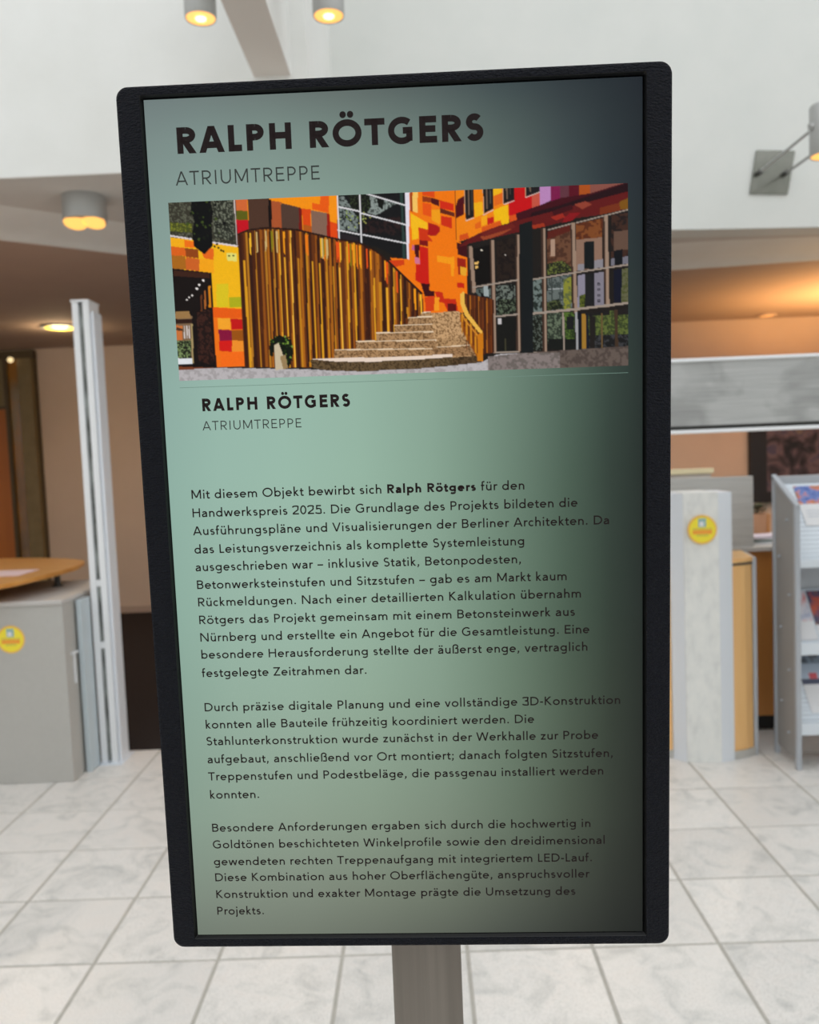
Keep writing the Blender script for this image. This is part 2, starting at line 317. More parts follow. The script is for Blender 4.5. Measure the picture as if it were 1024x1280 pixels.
        if base == 'R': d(a-5-h*1.2, 0, a*.44, 44+h*.4)
    elif base == 'S': q1 = (101.5-h-52)/2; q2 = (52-h+1.5)/2; c(ell(a/2, 52+q1, a/2-8-h, q1, 36, 262)+ell(a/2, 52-q2, a/2-6-h, q2, 82, -150))
    elif base == 'T': v(a/2, 0, 100); b_(2, a-2, 100-h)
    elif base == 'U': r_ = (a-2*l)/2; c([(l, 100)]+ell(a/2, h-1.5+r_, r_, r_, 180, 360)+[(a-l, 100)])
    elif base == 'V': d(2+h, 100, a/2, 0); d(a-2-h, 100, a/2, 0)
    elif base == 'W': q = a/4; d(2+h, 100, q+2, 0); d(q*2, 100, q+2, 0); d(q*2, 100, 3*q-2, 0); d(a-2-h, 100, 3*q-2, 0)
    elif base == 'Z': b_(5, a-5, 100-h); b_(5, a-5, h); d(5+h*1.3, h, a-5-h*1.3, 100-h)
    elif base == '0': c(ell(a/2, 50, a/2-6-h, 51-h, 0, 360))
    elif base == '2': c(cat([(8, 78), (14, 93-h*.5), (a/2-1, 101-h), (a-14, 90), (a-8-h, 74), (a-18, 52), (a/2-10, 28), (9, h+2)])); b_(6, a-6, h)
    elif base == '3': c(cat([(9, 86), (20, 97-h*.6), (a/2, 101-h), (a-14, 92), (a-10-h, 76), (a-18, 60), (a/2-6, 54)])); c(cat([(a/2-6, 54), (a-17, 48), (a-6-h, 28), (a-14, 8), (a/2-2, h-1), (18, h+3), (6, 16)]))
    elif base == '5': b_(17, a-10, 100-h); d(15+h*.8, 50, 18+h*.8, 100); c(cat([(15+h, 54), (a/2, 61), (a-15, 52), (a-6-h, 31), (a-14, 9), (a/2-3, h-1), (17, h+3), (6, 15)]))
    elif base == '.': dot(a/2, dr, dr)
    elif base == ',': dot(a/2, dr, dr); d(a/2+h*.5, h, a/2-8, -16, w*.8)
    elif base == ';': dot(a/2, dr, dr); d(a/2+h*.5, h, a/2-8, -16, w*.8); dot(a/2, X-dr, dr)
    elif base == '-': b_(6, a-6, 37)
    elif base == '–': b_(4, a-4, 37)
    if ch in 'äöü': dot(a/2-13, 89, dr); dot(a/2+13, 89, dr)
    if ch == 'Ö': dot(a/2-15, 119, dr*.95); dot(a/2+15, 119, dr*.95)
    return a, S
def stroke_faces(mb, S, x0, y0, sx, sy, w, place):
    put = lambda p: place(x0+p[0]*sx, y0-p[1]*sy)
    for kind, p in S:
        if kind == 'q' or kind == 'p': mb.face([put(q) for q in p]); continue
        P_ = np.array([q for i, q in enumerate(p) if i == 0 or math.hypot(q[0]-p[i-1][0], q[1]-p[i-1][1]) > .01], float); h = w/2; n = len(P_)
        closed = np.hypot(*(P_[0]-P_[-1])) < .5 and n > 8
        tg = np.zeros_like(P_); tg[1:-1] = P_[2:]-P_[:-2]; tg[0] = P_[1]-P_[0]; tg[-1] = P_[-1]-P_[-2]
        if closed: tg[0] = tg[-1] = P_[1]-P_[-2]
        tg /= np.hypot(tg[:, 0], tg[:, 1])[:, None]; nr = np.stack([-tg[:, 1], tg[:, 0]], 1)*h
        k = len(mb.v)
        for a_, b_ in zip(P_+nr, P_-nr): mb.v += [tuple(put(a_)), tuple(put(b_))]
        for i in range(n-1): mb.f.append([k+2*i, k+2*i+1, k+2*i+3, k+2*i+2]); mb.m.append(0)
def set_line(runs, u0, u1, base, cap, place, track=0):
    """runs = [(text, weight)]; the line is fitted between u0 and u1 (mm)"""
    total = sum(glyph(ch, w)[0]+track for t, w in runs for ch in t)-track-18*.0
    s = cap/100; sx = (u1-u0)/(total-12); mb = MB(); x = u0-6*sx
    for t, w in runs:
        for ch in t:
            a, S = glyph(ch, w); stroke_faces(mb, S, x, base, sx, s, w, place); x += (a+track)*sx
    return mb, sx/s

# ------------------------------------------------------------------ the information display
sc_c = Vector((-0.01311, 0.69109, 1.55403)); e = Vector((0.999566, -0.027868, -0.009528)).normalized(); up = Vector((0.00821, -0.047017, 0.99886)).normalized(); nn = e.cross(up).normalized()
SW, SH = 392., 708.
def S3(u, v, n=0): return sc_c+e*((u-SW/2)/1000)+up*((SH/2-v)/1000)+nn*(n/1000)
disp = Kit('information_display', (-.010, .79, 0), 'tall black framed portrait screen on a steel post showing the staircase project text', 'display')
def rrect(u0, u1, v0, v1, r, n, k=7):
    out = []
    for cx, cy, a0 in [(u1-r, v0+r, -90), (u1-r, v1-r, 0), (u0+r, v1-r, 90), (u0+r, v0+r, 180)]:
        for i in range(k+1):
            t = math.radians(a0+90*i/k); out.append(S3(cx+r*math.cos(t), cy+r*math.sin(t), n))
    return out
bz = MB(); O = (-21.8, 414.6, -10.2, 718.6)
rr_ = lambda g, r, n: rrect(O[0]+g, O[1]-g, O[2]+g, O[3]-g, max(r-g, .5), n)
I_ = lambda g, n: rrect(-2.2+g, SW+2.4-g, -2.6+g, SH+2.2-g, .6, n)
bz.grid([rr_(4, 10, -34), rr_(0, 10, -30), rr_(0, 10, .5), rr_(.7, 10, 2.4), rr_(2.2, 10, 3.0), I_(-.9, 3.0), I_(-.3, 2.8)], True)
disp.part('bezel', bz, bezel_mat, smooth=True)
lipm = MB().grid([I_(-.3, 2.8), I_(0, 2.4), I_(1.6, -.6)], True); disp.part('inner_lip', lipm, lip_mat)
disp.part('back_cover', MB().grid([rr_(4, 10, -34), rr_(9, 12, -38)], True, None, False, True), black, smooth=True)
# lit panel: vertex colours hold the slide background with viewing-angle dimming painted in
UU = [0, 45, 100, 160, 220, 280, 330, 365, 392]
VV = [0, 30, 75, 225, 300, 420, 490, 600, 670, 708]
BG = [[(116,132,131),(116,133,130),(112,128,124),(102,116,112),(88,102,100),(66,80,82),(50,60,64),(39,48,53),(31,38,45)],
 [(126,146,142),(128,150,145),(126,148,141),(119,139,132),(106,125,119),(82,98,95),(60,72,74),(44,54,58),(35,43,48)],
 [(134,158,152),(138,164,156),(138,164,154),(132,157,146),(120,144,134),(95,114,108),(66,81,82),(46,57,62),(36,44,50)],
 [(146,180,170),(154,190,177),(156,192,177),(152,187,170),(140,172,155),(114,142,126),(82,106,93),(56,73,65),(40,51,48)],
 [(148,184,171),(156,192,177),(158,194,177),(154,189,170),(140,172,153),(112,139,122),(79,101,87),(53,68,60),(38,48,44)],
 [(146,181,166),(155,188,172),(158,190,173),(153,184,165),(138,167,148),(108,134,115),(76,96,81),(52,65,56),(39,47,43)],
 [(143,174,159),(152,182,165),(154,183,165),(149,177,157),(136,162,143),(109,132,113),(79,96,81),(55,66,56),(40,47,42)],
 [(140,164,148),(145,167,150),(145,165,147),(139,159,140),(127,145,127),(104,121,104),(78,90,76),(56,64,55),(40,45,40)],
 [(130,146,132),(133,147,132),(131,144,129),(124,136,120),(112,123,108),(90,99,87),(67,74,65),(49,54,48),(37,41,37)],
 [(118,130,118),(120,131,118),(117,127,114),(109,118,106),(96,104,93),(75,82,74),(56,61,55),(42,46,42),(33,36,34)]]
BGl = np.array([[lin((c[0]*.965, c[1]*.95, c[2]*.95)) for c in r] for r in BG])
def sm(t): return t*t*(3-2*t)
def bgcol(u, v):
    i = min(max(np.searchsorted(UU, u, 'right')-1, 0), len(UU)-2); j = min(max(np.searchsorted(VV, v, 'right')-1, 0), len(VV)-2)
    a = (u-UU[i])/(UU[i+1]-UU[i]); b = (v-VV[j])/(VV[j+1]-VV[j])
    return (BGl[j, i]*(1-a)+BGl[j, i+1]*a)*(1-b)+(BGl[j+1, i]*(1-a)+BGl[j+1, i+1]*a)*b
def lit(name, spec=.12):
    m = mat(name, None, .45, spec=spec, lc=(0, 0, 0)); at = N(m, 'ShaderNodeAttribute'); at.attribute_name = 'glow'
    lk(m, at.outputs['Color'], bsdf(m).inputs['Emission Color']); bsdf(m).inputs['Emission Strength'].default_value = 1; return m
panel_mat = lit('lit screen panel')
def raster(name, us, vs, col, parent, depth):
    nu, nv = len(us), len(vs); A = np.array(sc_c); E_ = np.array(e)/1000; U_ = np.array(up)/1000; N_ = np.array(nn)/1000
    uu, vv = np.meshgrid(us, vs); co = A+(uu-SW/2)[..., None]*E_+(SH/2-vv)[..., None]*U_+N_*depth-np.array(disp.loc)
    idx = np.arange(nu*nv).reshape(nv, nu); q = np.stack([idx[:-1, :-1], idx[1:, :-1], idx[1:, 1:], idx[:-1, 1:]], -1).reshape(-1, 4)
    me = bpy.data.meshes.new(name); me.vertices.add(nu*nv); me.vertices.foreach_set('co', co.reshape(-1).astype(np.float32))
    me.loops.add(q.size); me.loops.foreach_set('vertex_index', q.reshape(-1).astype(np.int32)); me.polygons.add(len(q))
    me.polygons.foreach_set('loop_start', np.arange(0, q.size, 4, dtype=np.int32)); me.update(calc_edges=True)
    at = me.color_attributes.new('glow', 'FLOAT_COLOR', 'POINT'); at.data.foreach_set('color', np.concatenate([col.reshape(-1, 3), np.ones((nu*nv, 1))], 1).reshape(-1).astype(np.float32))
    me.materials.append(panel_mat); o = bpy.data.objects.new(name, me); C.objects.link(o); o.parent = parent; return o
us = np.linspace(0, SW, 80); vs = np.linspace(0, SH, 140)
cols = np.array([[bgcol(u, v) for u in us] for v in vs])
screen = raster('screen', us, vs, cols, disp.root, 0); screen['label'] = 'lit screen with pale green slide and viewing-angle dimming painted in to the right'
# the picture of the staircase on the slide, painted polygon by polygon (0.1 mm units), viewing-angle dimming included in the colours
PIC = [
((28,24,20),[116,757,3838,766,3835,2256,116,2238]),
((52,50,40),[116,757,686,767,683,1152,115,1062],((92,94,78),1.2,0.25)),
((70,75,30),[149,945,330,964,326,1033,144,1014],((120,125,40),0.9,0.3)),
((40,42,34),[503,791,666,778,660,1108,506,1077],((112,116,100),1,0.28)),
((238,178,20),[116,1056,322,1089,490,1120,690,1152,702,2107,463,2106,463,1352,125,1302]),
((240,170,20),[115,1062,257,1086,260,1149,111,1125]),
((235,110,20),[257,1086,341,1102,338,1152,260,1143]),
((215,95,25),[111,1125,260,1149,262,1212,106,1200]),
((140,65,20),[260,1149,370,1166,365,1235,262,1218]),
((165,100,25),[106,1200,256,1212,255,1319,99,1301]),
((200,95,35),[262,1218,372,1241,366,1336,255,1319]),
((225,100,25),[377,1147,494,1164,488,1252,411,1236]),
((240,160,20),[372,1235,488,1252,488,1359,366,1336]),
((222,215,110),[596,1199,674,1208,676,1271,599,1262]),
((40,50,30),[608,1218,627,1219,627,1232,607,1231]),
((40,50,30),[640,1220,660,1220,659,1233,640,1232]),
((215,190,30),[497,1441,595,1445,590,1628,492,1625]),
((170,170,25),[595,1552,693,1549,695,1632,597,1629]),
((235,112,20),[453,1624,694,1645,702,2107,463,2106]),
((228,90,15),[453,1624,694,1651,697,1721,454,1707]),
((240,160,40),[493,1714,598,1718,593,1807,495,1804]),
((190,20,20),[598,1724,696,1728,692,1810,600,1808]),
((130,15,55),[495,1804,599,1814,601,1897,496,1894]),
((150,80,15),[599,1814,691,1817,700,1900,601,1897]),
((205,25,20),[496,1894,601,1897,596,1987,491,1977]),
((235,140,40),[601,1897,700,1900,701,1990,596,1987]),
((240,105,20),[497,1984,701,1990,702,2100,497,2100]),
((215,205,205),[115,1050,321,1089,324,1076,118,1038]),
((215,205,205),[476,1120,688,1158,691,1146,479,1107]),
((200,185,180),[678,773,680,1140,688,1140,686,773]),
((20,13,12),[112,1301,463,1352,457,2105,92,2100]),
((58,30,20),[157,1322,449,1357,447,1395,154,1366]),
((238,230,225),[404,1410,399,1417,391,1418,385,1413,385,1405,392,1400,400,1402]),
((238,230,225),[369,1443,365,1450,356,1452,350,1447,350,1438,357,1434,366,1436]),
((238,230,225),[348,1474,343,1482,334,1484,328,1478,328,1469,336,1464,344,1466]),
((238,230,225),[302,1526,299,1532,292,1534,287,1529,288,1523,293,1519,300,1520]),
((238,230,225),[278,1542,275,1547,269,1548,264,1544,264,1538,269,1534,275,1536]),
((238,230,225),[257,1560,254,1565,248,1566,243,1562,243,1556,248,1553,254,1554]),
((95,50,25),[364,1525,377,1520,367,1729,353,1742]),
((165,95,40),[395,1495,409,1482,403,1635,389,1641]),
((205,125,20),[430,1458,450,1452,446,1624,426,1629]),
((60,32,25),[325,1664,432,1642,446,2066,405,2084,314,2049],((28,16,14),1.5,0.55)),
((120,95,70),[128,1658,284,1688,274,2067,120,2075]),
((150,115,70),[148,1652,260,1649,276,1707,138,1709]),
((45,25,18),[125,1708,283,1714,281,1746,129,1747]),
((195,110,55),[141,1760,200,1762,193,1878,140,1876]),
((70,45,30),[147,1773,199,1788,198,1807,145,1799]),
((205,195,190),[210,1763,220,1763,217,1866,208,1865]),
((205,195,190),[230,1763,240,1764,237,1866,227,1866]),
((205,195,190),[250,1764,260,1764,256,1867,247,1866]),
((30,32,22),[140,1882,265,1886,256,2028,144,2024],((120,140,90),1,0.35)),
((160,140,95),[270,1752,284,1752,274,2067,260,2067]),
((218,222,226),[137,2024,263,2028,266,2074,147,2076]),
((112,58,32),[100,2088,456,2112,402,2136,110,2133]),
((240,142,15),[688,736,1510,755,1498,1169,700,1078]),
((205,100,50),[688,736,791,740,783,882,693,872]),
((90,90,20),[693,872,783,882,786,950,688,946]),
((190,15,30),[688,946,786,950,786,1050,695,1065]),
((75,50,38),[791,740,964,747,961,1056,786,1050]),
((15,8,8),[955,796,981,803,974,1057,948,1056]),
((165,80,42),[980,809,1057,824,1051,1060,974,1057]),
((78,56,46),[1057,830,1215,874,1218,1078,1051,1060]),
((110,20,15),[1196,873,1222,880,1219,1066,1193,1065]),
((215,70,15),[1222,880,1292,889,1289,1087,1225,1085]),
((175,85,20),[1228,1004,1292,1019,1295,1106,1225,1078]),
((128,96,80),[1292,895,1419,924,1416,1123,1295,1106]),
((150,25,10),[1419,924,1444,932,1442,1136,1416,1123]),
((220,70,15),[1442,987,1499,1008,1499,1157,1442,1136]),
((228,88,15),[1307,840,1370,855,1374,781,1444,784,1438,925,1305,889]),
((9,10,12),[337,753,486,759,504,884,484,995,489,1139,416,1205,332,1139,326,1033,351,940,324,858]),
((20,26,14),[421,910,419,915,413,916,410,912,410,908,414,905,419,906]),
((60,75,30),[470,796,465,805,454,807,446,800,447,790,456,783,466,786]),
((60,75,30),[427,954,422,963,411,965,403,959,404,948,413,942,423,945]),
((60,75,30),[351,1042,348,1047,342,1048,337,1045,338,1039,343,1035,348,1037]),
((60,75,30),[553,1043,550,1048,544,1049,540,1046,540,1040,545,1036,551,1038]),
((60,75,30),[350,881,347,885,342,886,338,883,338,878,343,875,348,876]),
((20,26,14),[318,941,315,946,308,947,304,943,304,937,309,934,315,935]),
((60,75,30),[342,871,339,875,335,876,331,873,332,869,335,866,340,867]),
((20,26,14),[388,883,384,890,376,891,371,886,371,879,378,874,385,876]),
((12,12,12),[544,978,540,985,532,986,526,981,527,974,533,969,541,971]),
((12,14,10),[416,1035,414,1039,409,1040,406,1037,406,1033,410,1030,414,1031]),
((60,75,30),[482,984,478,992,470,993,463,988,464,980,471,975,479,977]),
((20,26,14),[344,830,342,834,337,835,333,832,333,827,337,824,342,825]),
((12,12,12),[304,1067,301,1073,294,1074,289,1070,290,1064,295,1060,302,1062]),
((20,26,14),[340,884,335,894,323,896,314,889,315,878,325,871,336,874]),
((12,14,10),[539,823,534,832,524,834,516,827,517,818,525,812,535,814]),
((12,14,10),[392,1055,388,1061,381,1062,376,1057,376,1051,382,1046,389,1048]),
((12,12,12),[531,847,528,851,524,852,520,849,521,844,524,841,529,843]),
((60,75,30),[391,1086,386,1095,376,1097,368,1091,368,1081,377,1075,387,1077]),
((12,14,10),[436,1087,433,1093,426,1094,421,1090,421,1083,427,1079,434,1080]),
((12,14,10),[393,989,390,995,383,996,378,992,379,985,384,981,391,983]),
((12,12,12),[467,849,464,854,457,856,452,851,452,845,458,841,464,843]),
((12,14,10),[425,837,421,843,414,844,408,840,409,833,415,829,422,830]),
((60,75,30),[537,933,532,942,521,944,513,937,514,927,522,921,533,924]),
((20,26,14),[381,816,377,823,370,824,364,819,364,812,370,807,378,809]),
((12,14,10),[474,854,472,858,467,859,463,856,463,851,467,848,472,850]),
((12,14,10),[402,1089,397,1096,388,1098,382,1092,382,1084,390,1079,398,1081]),
((60,75,30),[309,964,303,975,291,977,282,969,282,957,292,950,304,953]),
((12,12,12),[490,1031,485,1039,476,1040,469,1034,469,1025,477,1020,486,1022]),
((20,26,14),[495,852,492,858,485,859,480,855,481,849,486,845,492,847]),
((20,26,14),[403,918,398,926,388,927,381,921,382,912,390,907,399,909]),
((20,26,14),[433,921,429,928,421,929,414,924,415,916,422,911,430,913]),
((20,26,14),[490,865,485,874,474,876,467,870,467,859,476,853,486,856]),
((60,75,30),[430,917,428,922,422,923,418,920,418,914,423,911,428,912]),
((12,12,12),[606,970,600,980,588,982,579,975,580,963,589,956,601,959]),
((12,14,10),[478,992,474,1000,465,1001,459,996,460,988,466,983,474,985]),
((20,26,14),[459,1061,456,1067,449,1068,443,1064,444,1057,450,1053,456,1054]),
((60,75,30),[451,993,446,1002,435,1004,427,997,428,987,436,980,447,983]),
((60,75,30),[293,996,290,1002,282,1003,277,999,278,992,283,988,290,990]),
((12,12,12),[396,908,394,913,388,914,385,910,385,905,389,902,394,904]),
((12,14,10),[627,1003,623,1009,616,1011,610,1006,611,999,617,994,624,996]),
((60,75,30),[380,978,375,987,365,988,358,982,358,973,366,967,376,970]),
((12,12,12),[466,986,461,995,451,997,443,991,444,981,452,975,462,977]),
((20,26,14),[433,1076,428,1086,417,1088,409,1081,409,1070,418,1064,429,1067]),
((60,75,30),[426,977,423,982,418,983,414,979,414,974,418,971,424,972]),
((12,12,12),[465,1041,459,1051,448,1053,439,1046,440,1035,449,1028,460,1031]),
((25,35,12),[512,1146,507,1154,498,1155,492,1150,492,1141,500,1136,508,1138]),
((25,35,12),[544,1160,539,1167,530,1169,524,1163,524,1154,531,1149,540,1152]),
((25,35,12),[562,1179,558,1187,549,1188,542,1183,542,1174,550,1169,558,1171]),
((25,35,12),[581,1186,577,1194,568,1195,561,1190,562,1181,569,1176,578,1178]),
((25,35,12),[532,1128,528,1136,519,1137,512,1132,513,1123,520,1118,529,1120]),
((20,20,22),[1510,755,2077,765,2084,1321,1932,1266,1806,1199,1499,1151]),
((120,130,126),[1527,799,1565,800,1667,971,1663,1082,1516,1052],((30,34,32),1.3,0.35)),
((135,145,140),[1725,794,1991,866,1815,958,1720,923],((50,56,52),1.4,0.3)),
((40,26,26),[1750,992,2038,972,2039,1127,1695,1083],((20,18,20),2,0.5)),
((18,20,18),[1586,771,1764,777,1779,889,1725,961,1685,1002,1625,908],((50,62,38),1,0.2)),
((16,18,14),[1820,816,1890,819,1868,917,1836,891]),
((20,25,14),[1743,979,1741,984,1735,985,1730,981,1730,976,1735,972,1741,974]),
((110,130,50),[1588,914,1585,919,1579,920,1574,916,1575,910,1580,907,1585,908]),
((20,25,14),[1622,903,1620,908,1614,909,1609,906,1609,900,1614,896,1620,898]),
((20,25,14),[1589,949,1586,954,1580,955,1576,951,1576,945,1581,942,1587,943]),
((20,25,14),[1557,918,1554,923,1548,924,1543,920,1544,914,1548,911,1554,912]),
((150,165,90),[1587,930,1584,936,1578,937,1574,933,1574,927,1579,923,1585,925]),
((150,165,90),[1714,984,1711,990,1705,991,1700,987,1700,981,1705,978,1711,979]),
((110,130,50),[1594,976,1591,981,1585,982,1581,979,1581,973,1586,969,1592,971]),
((110,130,50),[1672,970,1669,975,1663,976,1659,972,1659,966,1664,963,1670,964]),
((150,165,90),[1651,1043,1648,1048,1642,1050,1637,1046,1638,1040,1642,1036,1648,1038]),
((150,165,90),[1616,987,1613,992,1607,993,1603,989,1603,983,1608,980,1614,981]),
((150,165,90),[1634,955,1631,960,1625,961,1621,958,1621,952,1626,948,1632,950]),
((20,25,14),[1629,911,1626,916,1620,917,1615,913,1616,908,1621,904,1626,906]),
((150,165,90),[1531,970,1528,976,1522,977,1518,973,1518,967,1523,964,1529,965]),
((150,165,90),[1718,979,1716,984,1710,986,1705,982,1705,976,1710,972,1716,974]),
((110,130,50),[1527,876,1524,881,1518,882,1514,879,1514,873,1519,869,1525,871]),
((150,165,90),[1519,972,1516,977,1510,978,1505,974,1505,968,1510,965,1516,966]),
((110,130,50),[1587,959,1584,964,1578,965,1573,962,1573,956,1578,952,1584,954]),
((20,25,14),[1649,980,1647,986,1641,987,1636,983,1636,977,1641,973,1647,975]),
((150,165,90),[1598,1044,1596,1049,1590,1050,1585,1046,1585,1040,1590,1037,1596,1038]),
((110,130,50),[1610,940,1607,945,1601,946,1596,943,1596,937,1601,933,1607,935]),
((150,165,90),[1631,957,1628,962,1622,963,1617,960,1618,954,1622,950,1628,952]),
((25,28,16),[1708,966,1705,971,1699,972,1694,969,1694,963,1699,959,1705,961]),
((25,28,16),[1753,950,1750,956,1744,957,1739,953,1740,947,1744,943,1750,945]),
((150,150,80),[1774,971,1771,976,1765,977,1760,973,1761,968,1766,964,1772,966]),
((150,150,80),[1722,956,1719,961,1713,962,1708,958,1708,952,1713,949,1719,950]),
((25,28,16),[1746,935,1743,940,1737,941,1733,937,1733,931,1738,928,1744,929]),
((25,28,16),[1718,951,1715,956,1709,957,1704,953,1705,948,1710,944,1716,946]),
((150,150,80),[1736,1015,1733,1020,1727,1021,1723,1018,1723,1012,1728,1008,1734,1010]),
((25,28,16),[1745,983,1742,988,1736,990,1731,986,1732,980,1736,976,1742,978]),
((150,150,80),[1723,934,1721,940,1715,941,1710,937,1710,931,1715,928,1721,929]),
((25,28,16),[1759,957,1756,962,1750,963,1745,960,1746,954,1750,950,1756,952]),
((25,28,16),[1716,916,1713,921,1707,922,1703,918,1703,912,1708,909,1714,910]),
((150,150,80),[1687,1013,1684,1018,1678,1020,1674,1016,1674,1010,1679,1006,1685,1008]),
((150,150,80),[1725,999,1722,1004,1716,1005,1712,1002,1712,996,1717,992,1723,994]),
((150,150,80),[1736,980,1733,985,1727,986,1723,982,1723,976,1728,973,1734,974]),
((40,60,55),[2013,775,2032,776,2039,1314,2014,1313]),
((212,210,212),[1507,768,1506,1170,1516,1170,1518,768]),
((212,210,212),[1686,775,1685,1195,1696,1195,1696,775]),
((212,210,212),[1509,884,1687,927,1690,917,1512,873]),
((212,210,212),[1724,787,2058,898,2062,888,1728,777]),
((212,210,212),[1692,940,2053,1046,2056,1036,1696,930]),
((212,210,212),[1502,1063,1680,1106,1682,1096,1504,1052]),
((212,210,212),[1699,1107,2049,1188,2051,1178,1702,1097]),
((36,30,34),[1528,1083,1668,1120,1666,1163,1531,1152]),
((222,216,226),[2048,764,2089,766,2090,1322,2052,1320]),
((236,116,10),[2065,1308,2089,766,2451,767,2453,1173,2534,1238,2534,1738,2154,1751,1966,1405,1918,1290]),
((150,60,20),[2089,778,2108,778,2106,944,2090,937]),
((240,190,95),[2111,791,2152,792,2147,952,2109,938]),
((240,182,25),[2090,950,2184,1009,2221,1029,2220,1084,2150,1069,2147,1150,2096,1160]),
((215,70,15),[2191,769,2286,773,2284,840,2189,818]),
((140,52,18),[2186,824,2259,839,2258,876,2188,867]),
((75,15,20),[2259,839,2322,860,2320,909,2257,882]),
((225,80,15),[2188,874,2257,888,2254,987,2185,966]),
((205,40,15),[2322,860,2435,895,2433,950,2326,922]),
((95,35,20),[2326,922,2439,963,2439,994,2325,958]),
((235,152,20),[2256,931,2326,934,2322,1051,2254,1011]),
((200,45,15),[2331,983,2419,999,2417,1085,2329,1051]),
((165,20,20),[2228,1029,2291,1050,2322,1069,2321,1100,2282,1136,2224,1128]),
((200,50,15),[2150,1063,2226,1084,2224,1134,2255,1166,2255,1178,2153,1162]),
((120,15,15),[2153,1162,2223,1171,2222,1214,2152,1199]),
((68,10,15),[2114,1198,2152,1199,2149,1299,2117,1291]),
((190,90,130),[2094,1197,2113,1204,2112,1241,2093,1234]),
((205,110,140),[2111,1291,2149,1299,2154,1349,2115,1341]),
((196,26,15),[2152,1206,2222,1227,2221,1445,2226,1514,2155,1499,2111,1472,2122,1348,2154,1349]),
((240,150,20),[2290,1285,2392,1307,2430,1296,2428,1377,2420,1452,2401,1451,2397,1358,2289,1335]),
((55,8,15),[2155,1499,2226,1508,2224,1558,2263,1566,2262,1603,2184,1601]),
((195,40,15),[2263,1566,2327,1574,2338,1625,2434,1634,2451,1736,2367,1733,2337,1662,2292,1648]),
((205,60,15),[2184,1607,2268,1603,2265,1717,2187,1727]),
((240,150,30),[2261,1616,2300,1617,2297,1718,2258,1716]),
((195,35,15),[2444,1503,2502,1511,2501,1549,2449,1547]),
((90,15,15),[2363,1663,2433,1672,2432,1735,2367,1733]),
((205,60,15),[1905,1309,2026,1313,2025,1350,1941,1366]),
((60,12,18),[2452,1192,2534,1219,2532,1312,2456,1285]),
((150,30,15),[2449,1310,2519,1324,2522,1456,2459,1441]),
((225,160,40),[2473,1379,2524,1393,2522,1456,2478,1448]),
((110,45,12),[2448,773,2444,1173,2449,1173,2453,773]),
((234,128,15),[2451,761,2899,760,2927,981,2779,1080,2639,1124,2549,1164,2452,1192]),
((75,10,20),[2468,860,2519,837,2515,978,2451,1006,2450,914]),
((235,172,20),[2593,895,2663,885,2667,984,2603,1006]),
((235,176,20),[2748,766,2817,769,2816,824,2752,846]),
((220,100,25),[2752,846,2822,824,2821,904,2757,926]),
((220,95,20),[2602,1055,2647,1032,2646,1088,2601,1092]),
((238,160,20),[2654,1002,2699,985,2697,1059,2652,1076]),
((190,25,20),[2698,1016,2749,1005,2748,1054,2697,1065]),
((236,182,15),[2750,956,2820,928,2865,918,2868,1065,2811,1075,2806,1032,2755,1042]),
((210,85,20),[2652,1082,2806,1038,2811,1075,2651,1125]),
((205,75,20),[2473,1137,2543,1121,2549,1164,2472,1180]),
((190,15,20),[2868,759,3013,752,3055,858,3054,949,2926,994,2869,1016]),
((210,80,25),[2869,1004,2926,994,2932,1037,2875,1053]),
((190,80,62),[3055,827,3118,817,3117,939,3053,962]),
((178,128,178),[3119,757,3201,760,3199,900,3117,933]),
((118,25,70),[3201,760,3276,763,3275,884,3199,906]),
((92,50,60),[3276,751,3345,753,3344,875,3275,890]),
((85,15,30),[3345,753,3426,756,3425,872,3344,899]),
((165,76,25),[3426,750,3514,754,3513,857,3425,884]),
((130,76,66),[3514,748,3826,748,3826,790,3513,863]),
((28,24,26),[2521,746,2597,748,2597,1000,2527,1022]),
((105,85,70),[2546,771,2558,771,2559,986,2547,985]),
((70,66,60),[2577,778,2584,778,2583,950,2577,950]),
((205,190,180),[2528,1031,2598,1009,2596,1003,2526,1025]),
((190,150,120),[2519,746,2524,1022,2529,1022,2524,746]),
((28,24,26),[2666,751,2748,754,2750,944,2674,978]),
((105,85,70),[2691,776,2704,777,2706,942,2694,942]),
((70,66,60),[2722,784,2729,784,2730,906,2723,906]),
((205,190,180),[2669,993,2752,953,2749,947,2666,987]),
((190,150,120),[2664,751,2671,978,2676,978,2669,751]),
((28,24,26),[2824,745,2918,749,2916,883,2827,910]),
((105,85,70),[2848,783,2861,783,2866,875,2853,874]),
((70,66,60),[2880,790,2886,790,2889,839,2883,839]),
((205,190,180),[2828,919,2917,892,2915,886,2826,913]),
((190,150,120),[2822,745,2824,910,2830,910,2826,745]),
((28,24,26),[3006,752,3119,757,3118,830,3004,862]),
((105,85,70),[3031,790,3044,790,3049,827,3037,826]),
((70,66,60),[3062,797,3068,797,3072,791,3066,791]),
((205,190,180),[3006,871,3119,832,3117,827,3003,865]),
((190,150,120),[3004,752,3002,862,3007,862,3009,752]),
((62,12,22),[2927,987,3275,884,3513,857,3826,778,3826,869,3274,982,2932,1049]),
((34,12,18),[3053,986,3274,939,3826,784,3826,851,3274,970,3020,1046]),
((92,22,22),[2932,1043,3274,970,3826,851,3825,1003,3399,1042,2956,1142,2892,1152,2637,1198,2458,1229,2549,1164,2639,1124,2779,1080]),
((138,60,44),[3381,937,3475,916,3525,943,3450,976]),
((150,40,28),[3197,1028,3292,1001,3311,1032,3241,1054]),
((130,20,25),[3311,1032,3349,1003,3437,1000,3367,1059,3285,1080]),
((118,78,20),[3738,932,3826,899,3825,997,3744,988]),
((112,46,22),[3588,970,3738,939,3750,1000,3587,1030]),
((150,48,26),[3051,1084,3146,1069,3158,1106,3070,1134]),
